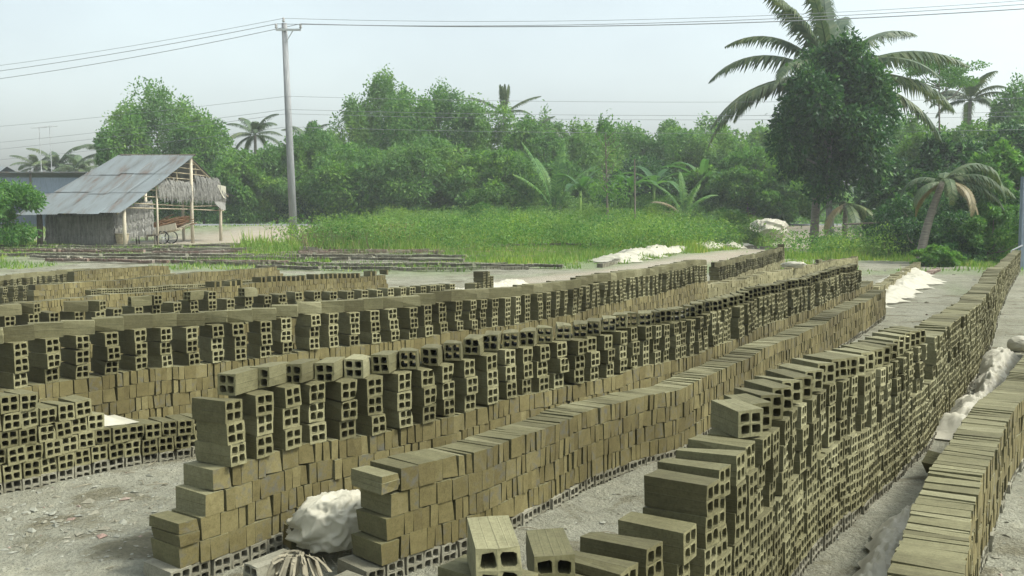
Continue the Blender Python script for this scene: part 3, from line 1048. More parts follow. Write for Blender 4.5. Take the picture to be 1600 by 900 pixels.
# bundle of dry leaf strips tied in a knot
bun = empty('straw_bundle', (-.83, 3.63, 0))
tag(bun, 'tied bundle of dry straw strips beside the white bag', 'straw bundle')
for i in range(46):
    a = random.uniform(-2.7, .35); l = random.uniform(.05, .14)
    P = []
    for k in range(5):
        f = k / 4
        P.append((.02 * math.cos(a) + l * f * math.cos(a), l * f * math.sin(a) * .8, .075 + .05 * math.sin(f * 2.2) * random.uniform(.4, 1.1) - .075 * f * f))
    P = np.array(P); P[:, 2] = np.maximum(P[:, 2], .008)
    mb = MB()
    wd = np.array([-math.sin(a), math.cos(a), 0]) * random.uniform(.003, .008)
    V = np.concatenate([P + wd, P - wd + np.array([0, 0, .004])])
    mb.add(V, [[k, k + 1, k + 6, k + 5] for k in range(4)])
    mb.build('straw', M_straw, bun)
for i in range(10):
    th = np.linspace(0, 5.2, 12); rr = random.uniform(.03, .055)
    P = np.stack([rr * np.cos(th + i) - .03, rr * .8 * np.sin(th + i), .07 + .03 * np.sin(th * 1.3 + i)], 1)
    mb = MB(); mb.tube(P, .003, 4); mb.build('straw', M_straw, bun)

# crumbs, chips and twigs on the yard
mb = MB(); mats_r = [M_stone, M_fside, M_pink, M_stone]
oct_ = np.array([[1, 0, 0], [0, 1, 0], [-1, 0, 0], [0, -1, 0], [.1, .1, 1], [0, 0, -1.]])
octf = np.array([[0, 1, 4], [1, 2, 4], [2, 3, 4], [3, 0, 4], [1, 0, 5], [2, 1, 5], [3, 2, 5], [0, 3, 5]])


def chip(x, y, sz):
    V = (oct_ + rng.normal(0, .22, oct_.shape)) * np.array([1, random.uniform(.5, 1), random.uniform(.2, .5)]) * sz
    a = random.uniform(0, 6.28)
    c, s_ = math.cos(a), math.sin(a)
    V = np.stack([V[:, 0] * c - V[:, 1] * s_, V[:, 0] * s_ + V[:, 1] * c, V[:, 2]], 1) + np.array([x, y, float(H(x, y)) + sz * .12])
    mb.add(V, octf, random.choices((0, 1, 2, 3), (6, 4, .6, .4))[0])


for i in range(3000):
    z_ = i % 6
    if z_ in (0, 1):
        x = random.uniform(-3.4, -.6); y = random.uniform(2.6, 6)
    elif z_ == 2:
        q = random.random(); x = -.3 + 4.5 * q + random.uniform(0, .8); y = 3.2 + 8.6 * q + random.uniform(-.3, .2)
    elif z_ == 3:
        q = random.random(); x = .7 + 5 * q + random.uniform(0, .5); y = 2.3 + 8.4 * q + random.uniform(-.2, .2)
    elif z_ == 4:
        x = random.uniform(1.2, 6.5); y = random.uniform(2, 10)
    else:
        x = random.uniform(3, 14); y = random.uniform(9, 28)
    chip(x, y, min(.04, .004 + random.expovariate(1 / .0065)) * (1 if z_ != 5 else 2.2))
for i in range(420):       # crumbs gathered in a patch of broken brick
    chip(random.gauss(-2.15, .45), random.gauss(4.35, .3), min(.03, .004 + random.expovariate(1 / .007)))
ob = mb.build('rubble', mats_r)
tag(ob, 'brick crumbs, clods and chips scattered over the yard', 'rubble', kind='stuff')
mb = MB()
for i in range(110):
    x = random.uniform(-3.2, -.7) if i % 2 else random.uniform(-.3, 5); y = random.uniform(2.7, 6) if i % 2 else 3 + 1.8 * x + random.uniform(.2, 1)
    a = random.uniform(0, 3.14); l = random.uniform(.03, .12); z = float(H(x, y)) + .006
    mb.tube([(x, y, z), (x + l * .5 * math.cos(a), y + l * .5 * math.sin(a), z + .006), (x + l * math.cos(a + .2), y + l * math.sin(a + .2), z)], .0022, 4)
tag(mb.build('twigs', M_straw), 'dry twigs and straws on the yard floor', 'twigs', kind='stuff')


# ------------------------------------------------------------------ vegetation
def leaf_mesh(mb, C, Dn, size, g, m=0, aspect=.5, fold=.25):
    """diamond leaves: C centres, Dn pointing directions"""
    n = len(C)
    Dn = Dn / (np.linalg.norm(Dn, axis=1)[:, None] + 1e-9)
    rv_ = g.normal(size=(n, 3))
    S_ = np.cross(Dn, rv_); S_ /= np.linalg.norm(S_, axis=1)[:, None] + 1e-9
    Nn = np.cross(Dn, S_)
    l = (size * g.uniform(.65, 1.35, n))[:, None]
    V = np.empty((n, 4, 3))
    V[:, 0] = C - Dn * l * .5
    V[:, 1] = C + S_ * l * aspect * .5 + Nn * l * fold * .3
    V[:, 2] = C + Dn * l * .5 - Nn * l * fold * .2
    V[:, 3] = C - S_ * l * aspect * .5 + Nn * l * fold * .3
    F = np.arange(n * 4).reshape(n, 4)
    mb.add(V.reshape(-1, 3), F, m)


def crown_points(g, n, dims, nclump, clump_r, tap=.25):
    """points in clumps spread through an egg-shaped crown; z from 0 to dims[2]"""
    cl = []
    while len(cl) < nclump:
        p = g.uniform(-1, 1, 3)
        rr = np.linalg.norm(p)
        if rr < 1 and rr > .25:
            p = p * (.86 / max(rr, .5) if rr > .55 else 1.0)
            cl.append(p)
    cl = np.array(cl)
    cr_ = g.uniform(.6, 1.25, nclump) * clump_r
    k = g.integers(0, nclump, n)
    d = g.normal(size=(n, 3)); d /= np.linalg.norm(d, axis=1)[:, None]
    rr = np.abs(g.normal(.85, .22, n))[:, None]
    P = cl[k] + d * rr * cr_[k][:, None]
    taper = 1 + tap * .25 - tap * (P[:, 2:3] * .5 + .5)
    P[:, :2] *= taper
    P = (P + np.array([0, 0, 1])) * np.array([dims[0] / 2, dims[1] / 2, dims[2] / 2])
    d2 = d + np.array([0, 0, -.25]) + g.normal(0, .6, (n, 3))
    return P, d2, (cl + np.array([0, 0, 1])) * np.array([dims[0] / 2, dims[1] / 2, dims[2] / 2])


def tree(name, label, x, y, top, width, n=7000, leaf=.2, mat=None, group='trees beyond the road', base=.18, trunk_r=.10, clumps=34, seed=None, cat='tree', clump_r=.26, trunk_mat=None, lean=0, aspect=.5, depth=None, tap=.25):
    g = np.random.default_rng(seed if seed is not None else int(abs(x * 131 + y * 17 + top * 7)))
    z0 = float(H0(x, y))
    h = top - z0
    root = empty(name, (x, y, z0))
    tag(root, label, cat, group)
    zb = h * base
    P, D, cl = crown_points(g, n, (width, depth or width, h - zb), clumps, clump_r, tap)
    P[:, 2] += zb; cl[:, 2] += zb
    P[:, 0] += lean * P[:, 2]; cl[:, 0] += lean * cl[:, 2]
    P[:, 2] = np.maximum(P[:, 2], .03)
    mb = MB()
    leaf_mesh(mb, P, D, leaf, g, aspect=aspect)
    mb.build('crown', mat or M_leaf_mid, root)
    mb = MB()
    zt = zb + (h - zb) * .6
    tp_ = np.array([(lean * zt * f + .12 * math.sin(f * 5 + x), .1 * math.sin(f * 4 + y), zt * f - (.1 if f == 0 else 0)) for f in np.linspace(0, 1, 8)])
    mb.tube(tp_, trunk_r * np.linspace(1.15, .35, 8), 8)
    for c in cl[g.permutation(len(cl))[:9]]:
        f = min(.95, max(.25, (c[2] - .25 * width) / zt))
        s_ = np.array([np.interp(f, np.linspace(0, 1, 8), tp_[:, k]) for k in range(3)])
        m_ = (s_ + c) / 2 + np.array([0, 0, -.05 * width])
        mb.tube([s_, m_, c], [trunk_r * .45, trunk_r * .3, trunk_r * .12], 5)
    mb.build('trunk', trunk_mat or M_trunk, root, smooth=True)
    return root


def frond(mb, base, az, el, length, droop, g, wid=.55, m=0, nl=56, rm=0):
    """a feather palm frond; leaflets hang from an arching rachis"""
    f = np.linspace(0, 1, 14)
    ang = el - droop * f ** 1.4
    dx = np.cos(ang); dz = np.sin(ang)
    rr = np.r_[0, np.cumsum((dx[1:] + dx[:-1]) / 2)] / 13 * length
    zz = np.r_[0, np.cumsum((dz[1:] + dz[:-1]) / 2)] / 13 * length
    ca, sa_ = math.cos(az), math.sin(az)
    P = np.stack([base[0] + rr * ca, base[1] + rr * sa_, base[2] + zz], 1)
    mb.tube(P, np.linspace(.045, .008, 14) * length / 4, 5, rm)
    side = np.array([-sa_, ca, 0])
    V = []; F = []
    for k in range(nl):
        q = .12 + .88 * k / (nl - 1)
        p = np.array([np.interp(q, f, P[:, j]) for j in range(3)])
        a = np.interp(q, f, ang)
        t = np.array([math.cos(a) * ca, math.cos(a) * sa_, math.sin(a)])
        ll = wid * (math.sin(math.pi * (q * .85 + .12)) ** .7) * g.uniform(.8, 1.15)
        for sg in (-1, 1):
            hang = g.uniform(.5, 1.5)
            d1 = side * sg * .75 + t * .55 + np.array([0, 0, -.15])
            d2 = side * sg * .45 + t * .45 + np.array([0, 0, -hang])
            d1 /= np.linalg.norm(d1); d2 /= np.linalg.norm(d2)
            wv = t * .034 * length / 4 * 1.2
            m1 = p + d1 * ll * .5; e_ = m1 + d2 * ll * .55
            i0 = len(V)
            V += [p - wv, p + wv, m1 + wv, m1 - wv, e_]
            F += [[i0, i0 + 1, i0 + 2, i0 + 3], [i0 + 3, i0 + 2, i0 + 4, i0 + 4]]
    V = np.array(V); F = np.array(F)
    q4 = F[F[:, 2] != F[:, 3]]; t3 = F[F[:, 2] == F[:, 3]][:, :3]
    n0 = mb.n
    mb.add(V, q4, m)
    mb.F.append(t3 + n0); mb.M.append(np.full(len(t3), m)); mb.UV.append(np.zeros(len(t3) * 6))


def palm(name, label, x, y, top, nf=14, length=3.2, lean=(0, 0), seed=1, group='coconut palms', trunk_r=.13, specs=None, mat=None, up=.9, wid=.55):
    g = np.random.default_rng(seed)
    z0 = float(H0(x, y))
    h = top - z0
    root = empty(name, (x, y, z0))
    tag(root, label, 'palm tree', group)
    f = np.linspace(0, 1, 12)
    P = np.stack([lean[0] * f ** 1.5, lean[1] * f ** 1.5, h * f - .1 * (f == 0)], 1)
    mb = MB()
    mb.tube(P, trunk_r * (1.25 - .45 * f + .05 * (np.arange(12) % 2)), 10)
    mb.build('trunk', M_palmt, root, smooth=True)
    if specs is None:
        specs = []
        for k in range(nf):
            el = up - 1.3 * (k / nf) + g.normal(0, .12)
            specs.append((k * 2.4 + g.normal(0, .2), el, length * g.uniform(.8, 1.1), 1.0 + .7 * g.random(), 0))
    for az, el, ln, dr, dry in specs:
        mb = MB()
        frond(mb, P[-1], az, el, ln, dr, g, wid=wid * ln / 3.2)
        mb.build('frond', M_palmdry if dry else (mat or M_palm), root)
    return root


def ax(px, d): return (px - 800) / 1500.0 * d
def az_(py, d): return 1.38 + (346 - py) * d / 1500.0


# the wood beyond the road, tree by tree: picture column and top give each its bearing and height at its own distance
woods = [
    (250, 138, 74, 150, 'pale', 'tall feathery pale tree rising behind the tin-roofed shed'),
    (205, 190, 70, 110, 'mid', 'rounded tree left of the tall feathery one behind the shed'),
    (318, 185, 72, 110, 'mid', 'leafy tree behind the right end of the shed roof'),
    (372, 235, 68, 100, 'mid', 'low tree between the shed and the utility pole'),
    (432, 232, 69, 110, 'pale', 'pale bushy tree right behind the utility pole'),
    (492, 200, 70, 110, 'mid', 'small tree just right of the utility pole'),
    (556, 165, 76, 90, 'pale', 'thin pale tree with open crown left of the highest treetop'),
    (604, 122, 78, 95, 'pale', 'slender tree with the highest top of the middle wood'),
    (645, 152, 74, 130, 'mid', 'broad tree right of the highest treetop'),
    (700, 143, 76, 120, 'mid', 'tree with a flat broad top in the middle of the wood'),
    (760, 160, 74, 120, 'pale', 'pale tree in front of the upright palm crown'),
    (560, 228, 67, 150, 'mid', 'low dense tree at the road below the thin pale one'),
    (665, 215, 66, 170, 'pale', 'large bushy tree front centre of the wood'),
    (775, 235, 65, 140, 'mid', 'dense front tree right of the wood\'s centre'),
    (855, 182, 82, 70, 'pale', 'small distant treetop right of the upright palm'),
    (905, 195, 82, 70, 'pale', 'second small distant treetop right of the upright palm'),
    (880, 255, 68, 110, 'mid', 'round tree beside the pale upright nipa leaves'),
    (940, 195, 76, 90, 'mid', 'tree behind the bare sapling'),
    (1000, 250, 70, 110, 'dark', 'dark tree behind the banana plants'),
    (1045, 198, 84, 110, 'pale', 'hazy tree behind the banana plants'),
    (1105, 188, 86, 80, 'pale', 'thin hazy treetop left of the coconut palm'),
    (1110, 262, 66, 110, 'mid', 'green tree right of the banana plants'),
    (1170, 235, 64, 130, 'mid', 'leafy tree below the left palm fronds'),
    (1225, 262, 62, 100, 'mid', 'dark tree left of the glossy round tree'),
    (1450, 205, 58, 120, 'mid', 'tree right of the glossy round tree'),
    (1530, 195, 56, 150, 'pale', 'wide olive tree at the upper right'),
    (1588, 135, 66, 110, 'mid', 'tall tree at the right edge'),
    (1600, 240, 44, 130, 'mid', 'leafy tree at the right edge below the tall one'),
    (1395, 255, 52, 110, 'dark', 'dark tree behind the round tree'),
    (830, 192, 72, 110, 'mid', 'full green tree right below the upright palm'),
    (905, 208, 74, 110, 'pale', 'full pale tree left of the bare sapling'),
    (975, 200, 78, 110, 'mid', 'full tree above the banana plants'),
    (1060, 205, 76, 120, 'mid', 'broad tree above the nipa fan'),
    (1125, 200, 74, 110, 'pale', 'pale tree above the left palm fronds\' tips'),
    (1190, 205, 78, 100, 'pale', 'tall pale tree close to the left of the round tree'),
    (520, 215, 74, 100, 'pale', 'pale tree behind the small tree right of the pole'),
    (1420, 185, 66, 90, 'pale', 'pale tree in the gap right of the round tree'),
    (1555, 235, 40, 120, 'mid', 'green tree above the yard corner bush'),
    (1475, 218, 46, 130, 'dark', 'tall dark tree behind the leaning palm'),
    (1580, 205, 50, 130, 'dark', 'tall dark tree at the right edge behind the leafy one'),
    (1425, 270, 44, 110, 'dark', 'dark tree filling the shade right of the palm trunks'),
]
LM = {'pale': M_leaf_pale, 'mid': M_leaf_mid, 'dark': M_leaf_dark}
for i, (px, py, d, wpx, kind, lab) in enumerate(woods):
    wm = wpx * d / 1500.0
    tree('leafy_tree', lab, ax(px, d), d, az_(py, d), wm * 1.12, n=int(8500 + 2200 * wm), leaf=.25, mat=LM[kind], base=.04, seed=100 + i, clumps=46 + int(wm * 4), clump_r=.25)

# flat-topped acacia upper right
tree('acacia_tree', 'flat-topped thin tree against the sky right of the glossy round tree', ax(1462, 56), 56, az_(94, 56), 5.2, n=5200, leaf=.16, mat=M_leaf_mid, base=.83, clumps=30, clump_r=.30, trunk_r=.09, seed=61)

# bushes along the road bank and at the yard's right edge
bush_px = [(370, 300, 60, 120), (430, 295, 62, 120), (500, 290, 62, 130), (575, 288, 61, 130), (650, 290, 60, 140), (725, 286, 61, 140), (800, 290, 60, 130), (870, 296, 58, 110),
           (945, 305, 58, 110), (1010, 306, 57, 100), (1075, 300, 57, 110), (1145, 290, 58, 120), (1215, 298, 60, 100)]
bush_lab = ['right of the shed, leftmost of the line', 'behind the utility pole', 'just right of the utility pole', 'below the thin pale tree', 'below the highest treetop', 'below the flat broad treetop', 'below the upright palm',
            'left of the pale nipa leaves', 'behind the bare sapling', 'behind the thin bare pole', 'right of the nipa fan', 'below the tips of the left palm fronds', 'at the sandy track, rightmost of the line']
for i, (px, py, d, wpx) in enumerate(bush_px):
    d += 8
    wm = wpx * d / 1500
    tree('roadside_bush', 'roadside bush ' + bush_lab[i], ax(px, d), d, az_(py, d), wm * 1.1, n=5200, leaf=.19,
         mat=(M_leaf_mid, M_leaf_pale, M_leaf_dark)[i % 3], base=0, seed=300 + i, cat='bush', group='bushes at the foot of the wood', trunk_r=.05, clumps=26, clump_r=.3)
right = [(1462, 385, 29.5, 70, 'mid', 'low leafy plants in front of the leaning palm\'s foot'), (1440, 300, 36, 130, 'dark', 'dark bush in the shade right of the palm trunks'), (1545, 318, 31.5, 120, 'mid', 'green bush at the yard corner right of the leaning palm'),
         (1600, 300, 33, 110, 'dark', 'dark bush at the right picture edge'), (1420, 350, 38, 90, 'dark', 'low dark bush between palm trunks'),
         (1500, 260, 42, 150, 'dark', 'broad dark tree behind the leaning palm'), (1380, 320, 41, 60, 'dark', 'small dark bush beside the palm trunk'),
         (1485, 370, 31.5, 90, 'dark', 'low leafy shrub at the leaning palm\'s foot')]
for i, (px, py, d, wpx, kind, lab) in enumerate(right):
    wm = wpx * d / 1500
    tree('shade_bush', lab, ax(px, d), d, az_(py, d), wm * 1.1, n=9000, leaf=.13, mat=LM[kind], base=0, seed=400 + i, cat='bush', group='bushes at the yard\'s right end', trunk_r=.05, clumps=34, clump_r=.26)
tree('garden_bush', 'bright leafy bush at the left edge beside the shed', -20.2, 37.0, 3.3, 4.2, n=16000, leaf=.14, mat=M_leaf_mid, base=0, seed=77, cat='bush', group=None, trunk_r=.05, clumps=40, clump_r=.25)
tree('track_bush', 'small ragged bush where the sandy track meets the round tree', 14.3, 42.5, .72, 1.9, n=3600, leaf=.12, mat=M_leaf_bright, base=0, seed=78, cat='bush', group=None, trunk_r=.03, clumps=22, clump_r=.3)

# the glossy round tree
tree('glossy_round_tree', 'dense dark glossy round tree in front of the coconut palm', 14.55, 44.0, az_(80, 44), 5.3, n=46000, leaf=.22, mat=M_leaf_dark, base=.30, seed=9, group=None, clumps=34, clump_r=.35, trunk_r=.17, trunk_mat=M_trunkg, aspect=.55, tap=.42)

# the coconut palm behind it: fronds listed by bearing, rise, length and droop
sp = [(R(178), .62, 5.0, 1.5, 0), (R(186), .10, 5.2, 1.15, 0), (R(170), .05, 5.6, 1.35, 0), (R(160), 1.0, 4.6, 1.5, 0), (R(120), 1.25, 4.4, 1.0, 0), (R(195), 1.2, 4.5, .9, 0), (R(90), 1.45, 4.2, .4, 0),
      (R(60), 1.2, 4.3, 1.0, 0), (R(20), .95, 4.8, 1.2, 0), (R(-5), .55, 5.4, 1.1, 0), (R(8), .25, 5.6, 1.1, 0), (R(-12), -.05, 5.2, 1.2, 0), (R(-40), .5, 4.5, 1.4, 0), (R(225), .5, 4.3, 1.5, 0),
      (R(140), .3, 4.6, 1.5, 0), (R(35), -.2, 4.4, 1.2, 0), (R(200), 1.5, 4.0, .6, 0)]
palm('coconut_palm', 'tall coconut palm with spreading fronds behind the glossy round tree', 14.6, 46.5, az_(128, 46.5), lean=(.55, 0), specs=[(a_, e_, l_ * 1.25, d_, q_) for a_, e_, l_, d_, q_ in sp], seed=3, group=None, trunk_r=.17, wid=.62)
palm('young_palm', 'young palm with drooping dry fronds between the two trunks', 14.75, 42.6, az_(318, 42.6), specs=[(R(150), .2, 1.6, 1.8, 0), (R(30), .1, 1.8, 1.7, 0), (R(-90), -.2, 2.4, 1.4, 0), (R(-50), 0, 2.4, 1.7, 0), (R(210), -.3, 2.0, 1.3, 1), (R(80), .4, 1.6, 1.8, 0)], seed=5, group=None, trunk_r=.11, wid=.7)
palm('leaning_palm', 'leaning palm trunk with sagging fronds at the right end of the yard', 13.35, 31.4, az_(285, 31.4), lean=(.75, .2), specs=[(R(5), .9, 2.6, 2.4, 0), (R(-15), .5, 2.4, 2.0, 0), (R(15), .25, 3.0, 1.0, 0), (R(170), .5, 1.8, 2.3, 0), (R(60), .7, 2.2, 2.3, 0), (R(-70), .1, 2.0, 2.0, 1), (R(-100), .4, 1.8, 2.4, 0), (R(-10), .1, 2.6, 1.6, 0), (R(45), .6, 2.6, 1.9, 0), (R(-35), -.3, 1.8, 1.3, 1), (R(200), .1, 1.6, 1.8, 0), (R(130), -.4, 1.5, 1.2, 1)], seed=8, group=None, trunk_r=.12, wid=.7)

dp = [(62, 262, 92, 'leftmost of the three far palms above the blue house'), (95, 260, 92, 'middle one of the three far palms above the blue house'), (128, 268, 90, 'rightmost of the three far palms above the blue house'),
      (172, 240, 80, 'palm at the left end of the shed\'s ridge'), (402, 213, 82, 'far palm left of the utility pole'), (484, 222, 84, 'far palm just right of the utility pole'), (1508, 160, 70, 'far palm at the upper right behind the flat-topped tree'),
      (835, 215, 78, 'ragged palm in the wood below the upright palm crown')]
for i, (px, py, d, lab) in enumerate(dp):
    palm('distant_palm', lab, ax(px, d), d, az_(py, d), nf=15, length=3.0 if d > 75 else 3.4, seed=20 + i, group='far palms', trunk_r=.14, wid=.75, up=1.15)
palm('upright_palm', 'palm with a tuft of upright leaves standing clear above the wood', ax(788, 80), 80, az_(180, 80), specs=[(k * 2.4, 1.48 - .05 * (k % 4), 2.4, .12, 0) for k in range(10)] + [(R(0), .7, 3.4, .6, 0), (R(180), .7, 3.4, .7, 0), (R(-30), .35, 3, 1.2, 0), (R(200), .3, 3, 1.3, 0)], seed=44, group=None, trunk_r=.13, wid=.5)
palm('nipa_palm', 'clump of pale upright nipa leaves right of the wood\'s centre', ax(866, 62), 62, .75 + float(H0(ax(866, 62), 62)), specs=[(R(170), 1.35, 5.0, .5, 0), (R(20), 1.15, 4.4, .8, 0), (R(-10), 1.4, 4.2, .7, 0), (R(200), 1.05, 3.8, .8, 0), (R(60), 1.5, 4.8, .5, 0), (R(120), 1.3, 4.4, .7, 0)], seed=45, group='nipa palms', trunk_r=.2, mat=M_leaf_mid, wid=.5)
palm('nipa_palm', 'fan of nipa leaves beside the thin bare pole', ax(1068, 60), 60, .5 + float(H0(ax(1068, 60), 60)), specs=[(R(170), 1.2, 3.0, .9, 0), (R(20), 1.0, 2.9, 1.1, 0), (R(-10), 1.4, 3.3, .8, 0), (R(200), .8, 2.6, 1.0, 1), (R(100), 1.5, 3.0, .5, 0), (R(185), .5, 2.4, 1.0, 1), (R(50), 1.2, 3.0, .9, 0)], seed=46, group='nipa palms', trunk_r=.2, mat=M_leaf_mid, wid=.45)


def banana(label, x, y, h, seed):
    g = np.random.default_rng(seed)
    z0 = float(H0(x, y))
    root = empty('banana_plant', (x, y, z0))
    tag(root, label, 'banana plant', 'banana plants')
    mb = MB(); mb.tube([(0, 0, -.05), (.03, 0, h * .3), (.05, .02, h * .62)], [.13, .11, .08], 8)
    mb.build('stem', M_leaf_bright, root, smooth=True)
    for k in range(7):
        az = k * 2.3 + g.normal(0, .3); el = g.uniform(.5, 1.35); ln = h * g.uniform(.5, .75)
        f = np.linspace(0, 1, 9)
        ang = el - g.uniform(.8, 1.6) * f ** 1.3
        rr = np.r_[0, np.cumsum(np.cos(ang[1:]))] / 8 * ln; zz = np.r_[0, np.cumsum(np.sin(ang[1:]))] / 8 * ln
        P = np.stack([.05 + rr * math.cos(az), rr * math.sin(az), h * .6 + zz], 1)
        wv = .28 * np.sin(np.pi * (f * .9 + .06)) ** .6
        side = np.array([-math.sin(az), math.cos(az), 0])
        V = np.concatenate([P, P + side * wv[:, None] + np.array([0, 0, .08]), P - side * wv[:, None] + np.array([0, 0, .08])])
        F = [[i, i + 1, i + 10, i + 9] for i in range(8)] + [[i + 1, i, i + 18, i + 19] for i in range(8)]
        mb = MB(); mb.add(V, F); mb.build('leaf', M_banana, root)


for i, (px, d, h, lab) in enumerate([(905, 58, 3.6, 'banana plant nearest the pale nipa clump'), (985, 62, 3.6, 'banana plant between the bare sapling and the thin pole'), (1020, 64, 4.2, 'banana plant right behind the thin pole'),
                                     (960, 62, 3.6, 'banana plant behind the bare sapling'), (1095, 65, 4.4, 'banana plant right of the nipa fan')]):
    banana(lab, ax(px, d), d, h, 500 + i)

# bare sapling and thin pole in the weeds
sp_ = empty('bare_sapling', (ax(950, 43), 43, float(H0(ax(950, 43), 43))))
tag(sp_, 'thin bare sapling standing in the weeds with a few leaves', 'sapling')
mb = MB(); mb.tube([(0, 0, -.1), (-.05, 0, 1.5), (-.10, 0, 3.0), (-.15, 0, 4.6)], [.07, .055, .04, .015], 6)
for i in range(22):
    z = random.uniform(1.9, 4.4); a = random.uniform(0, 6.28); l = random.uniform(.4, 1.0)
    mb.tube([(-.1 * z / 3, 0, z), (l * .5 * math.cos(a), l * .5 * math.sin(a), z + l * .5), (l * .6 * math.cos(a), l * .6 * math.sin(a), z + l)], [.016, .011, .004], 4)
mb.build('trunk', M_trunk, sp_)
g = np.random.default_rng(3)
mb = MB(); P = g.normal(0, 1, (420, 3)) * np.array([.5, .5, .28]) + np.array([.2, 0, 2.1]); P2 = g.normal(0, 1, (150, 3)) * np.array([.35, .35, .7]) + np.array([-.1, 0, 4.1])
P = np.concatenate([P, P2]); leaf_mesh(mb, P, g.normal(size=P.shape), .15, g); mb.build('foliage', M_leaf_mid, sp_)
mb = MB(); mb.tube([(0, 0, -.1), (-.02, 0, 1.8), (-.05, 0, 3.5)], [.045, .04, .03], 6)
tag(mb.build('wooden_stake', M_trunk, None, (ax(992, 42), 42, float(H0(ax(992, 42), 42)))), 'thin bare upright pole in the weeds right of the sapling', 'pole')

# far foliage that closes the view
g = np.random.default_rng(90)
mb = MB()
n = 60000
X = g.uniform(-85, 85, n); Y = g.uniform(90, 112, n)
top_ = 6.2 + 5.0 * (fbm(X * .09, Y * .02, 31) - .45) * 2 - 1.8 * sst(-25, -50, X)
Zz = .4 + (top_ - .4) * g.uniform(0, 1, n) ** .6
leaf_mesh(mb, np.stack([X, Y, Zz], 1), g.normal(size=(n, 3)), .5, g)
tag(mb.build('distant_wood', M_leaf_pale), 'hazy far wood closing the view behind the trees', 'wood', kind='stuff')


# grass and weeds
def blades(name, label, P, hgt, mat, seed, wid=.018, bend=.5):
    g = np.random.default_rng(seed)
    n = len(P)
    a = g.uniform(0, 2 * np.pi, n); b_ = g.uniform(0, 2 * np.pi, n)
    hh = hgt * g.uniform(.5, 1.35, n)
    wv = np.stack([np.cos(a), np.sin(a), np.zeros(n)], 1) * wid * g.uniform(.6, 1.4, n)[:, None]
    ln = np.stack([np.cos(b_), np.sin(b_), np.zeros(n)], 1) * (hh * bend * g.uniform(.1, 1, n))[:, None]
    V = np.empty((n, 3, 3))
    V[:, 0] = P - wv; V[:, 1] = P + wv; V[:, 2] = P + ln; V[:, 2, 2] += hh
    mb = MB(); mb.add(V.reshape(-1, 3), np.arange(n * 3).reshape(n, 3))
    return tag(mb.build(name, mat), label, 'grass', kind='stuff')


def scatter(n, x0, x1, y0, y1, seed, thr=.5):
    g = np.random.default_rng(seed)
    X = g.uniform(x0, x1, n); Y = g.uniform(y0, y1, n)
    m_ = grass_mask(X, Y)[0]
    k = g.random(n) < sst(thr - .15, thr + .2, m_)
    X, Y = X[k], Y[k]
    return np.stack([X, Y, H(X, Y) - .01], 1)


P = scatter(170000, -11, 15, 29, 62, 1)
hg = .10 + .55 * sst(.40, .60, fbm(P[:, 0] * .45, P[:, 1] * .45, 55))
hg = hg * (.30 + .70 * sst(32, 43, P[:, 1] + .25 * np.abs(P[:, 0])))
blades('meadow_grass', 'tall green grass on the bank between yard and wood', P, hg, M_grass, 2, .026)
P = scatter(110000, -32, 2, 20, 60, 3, .52)
blades('field_grass', 'short patchy grass among the old brick lines and by the shed', P, .13, M_grass, 4, .02)
P = scatter(40000, 6, 34, 14, 60, 5, .5)
blades('edge_grass', 'grass at the shaded right end of the yard', P, .16, M_grass, 6, .02)
g = np.random.default_rng(33)
cl = scatter(2600, -10, 14, 33, 60, 9, .7)
for q, (name_, lab_, mt, cnt, sz, hgt, sd_) in enumerate([('leafy_weeds', 'bright leafy weeds massed on the grassy bank', M_leaf_bright, 120, .10, .6, 1), ('dark_weeds', 'darker weed clumps on the grassy bank', M_leaf_mid, 110, .10, .55, 2)]):
    sel = cl[q::2][:520]
    pts = np.concatenate([c + g.normal(0, 1, (cnt, 3)) * np.array([.42, .42, .22]) * g.uniform(.6, 1.3) + np.array([0, 0, hgt * g.uniform(.3, 1.7)]) for c in sel])
    mb = MB(); leaf_mesh(mb, pts, g.normal(size=pts.shape) + np.array([0, 0, .5]), sz, g)
    tag(mb.build(name_, mt), lab_, 'weeds', kind='stuff')
Pd = np.stack([g.normal(-6.2, 1.1, 5200), g.normal(41.5, 2.2, 5200)], 1)
blades('dry_grass', 'patch of brown dry grass at the left end of the grassy bank', np.concatenate([Pd, H(Pd[:, 0], Pd[:, 1])[:, None] - .01], 1), .75, M_palmdry, 12, .02)
shr = [(640, 328, 46, 'weed shrub left on the bank, below the highest treetop'), (850, 330, 45, 'weed shrub mid bank left of the sapling'), (1030, 322, 47, 'weed shrub on the bank right of the thin pole'), (535, 350, 42, 'small dark shrub at the left end of the grass bank'),
       (1140, 334, 46, 'weed shrub on the bank left of the plastic heap'), (760, 318, 50, 'weed shrub high on the bank in the middle'), (930, 320, 50, 'weed shrub high on the bank behind the sapling'), (1130, 325, 49, 'weed shrub on the bank below the palm fronds'), (580, 345, 45, 'dry-looking weed shrub near the left end of the bank'), (700, 338, 43, 'low weed shrub on the front of the bank, centre left'),
       (800, 345, 41, 'weed shrub low on the front of the bank, dead centre'), (890, 348, 40, 'weed shrub low on the bank, just left of the sapling'), (1090, 345, 43, 'weed shrub low on the bank above the white plastic'), (985, 326, 52, 'weed shrub high on the bank behind the thin pole'), (490, 362, 43.5, 'low weed shrub at the foot of the utility pole')]
for i, (px, py, d, lab) in enumerate(shr):
    tree('weed_shrub', lab, ax(px, d), d, max(az_(py, d), float(H0(ax(px, d), d)) + .6), 2.6 if i not in (3, len(shr) - 1) else 1.2, n=3600, leaf=.11, mat=(M_leaf_bright, M_leaf_mid)[i % 2], base=0, seed=700 + i, cat='shrub', group='weed shrubs on the grassy bank', trunk_r=.03, clumps=20, clump_r=.32)


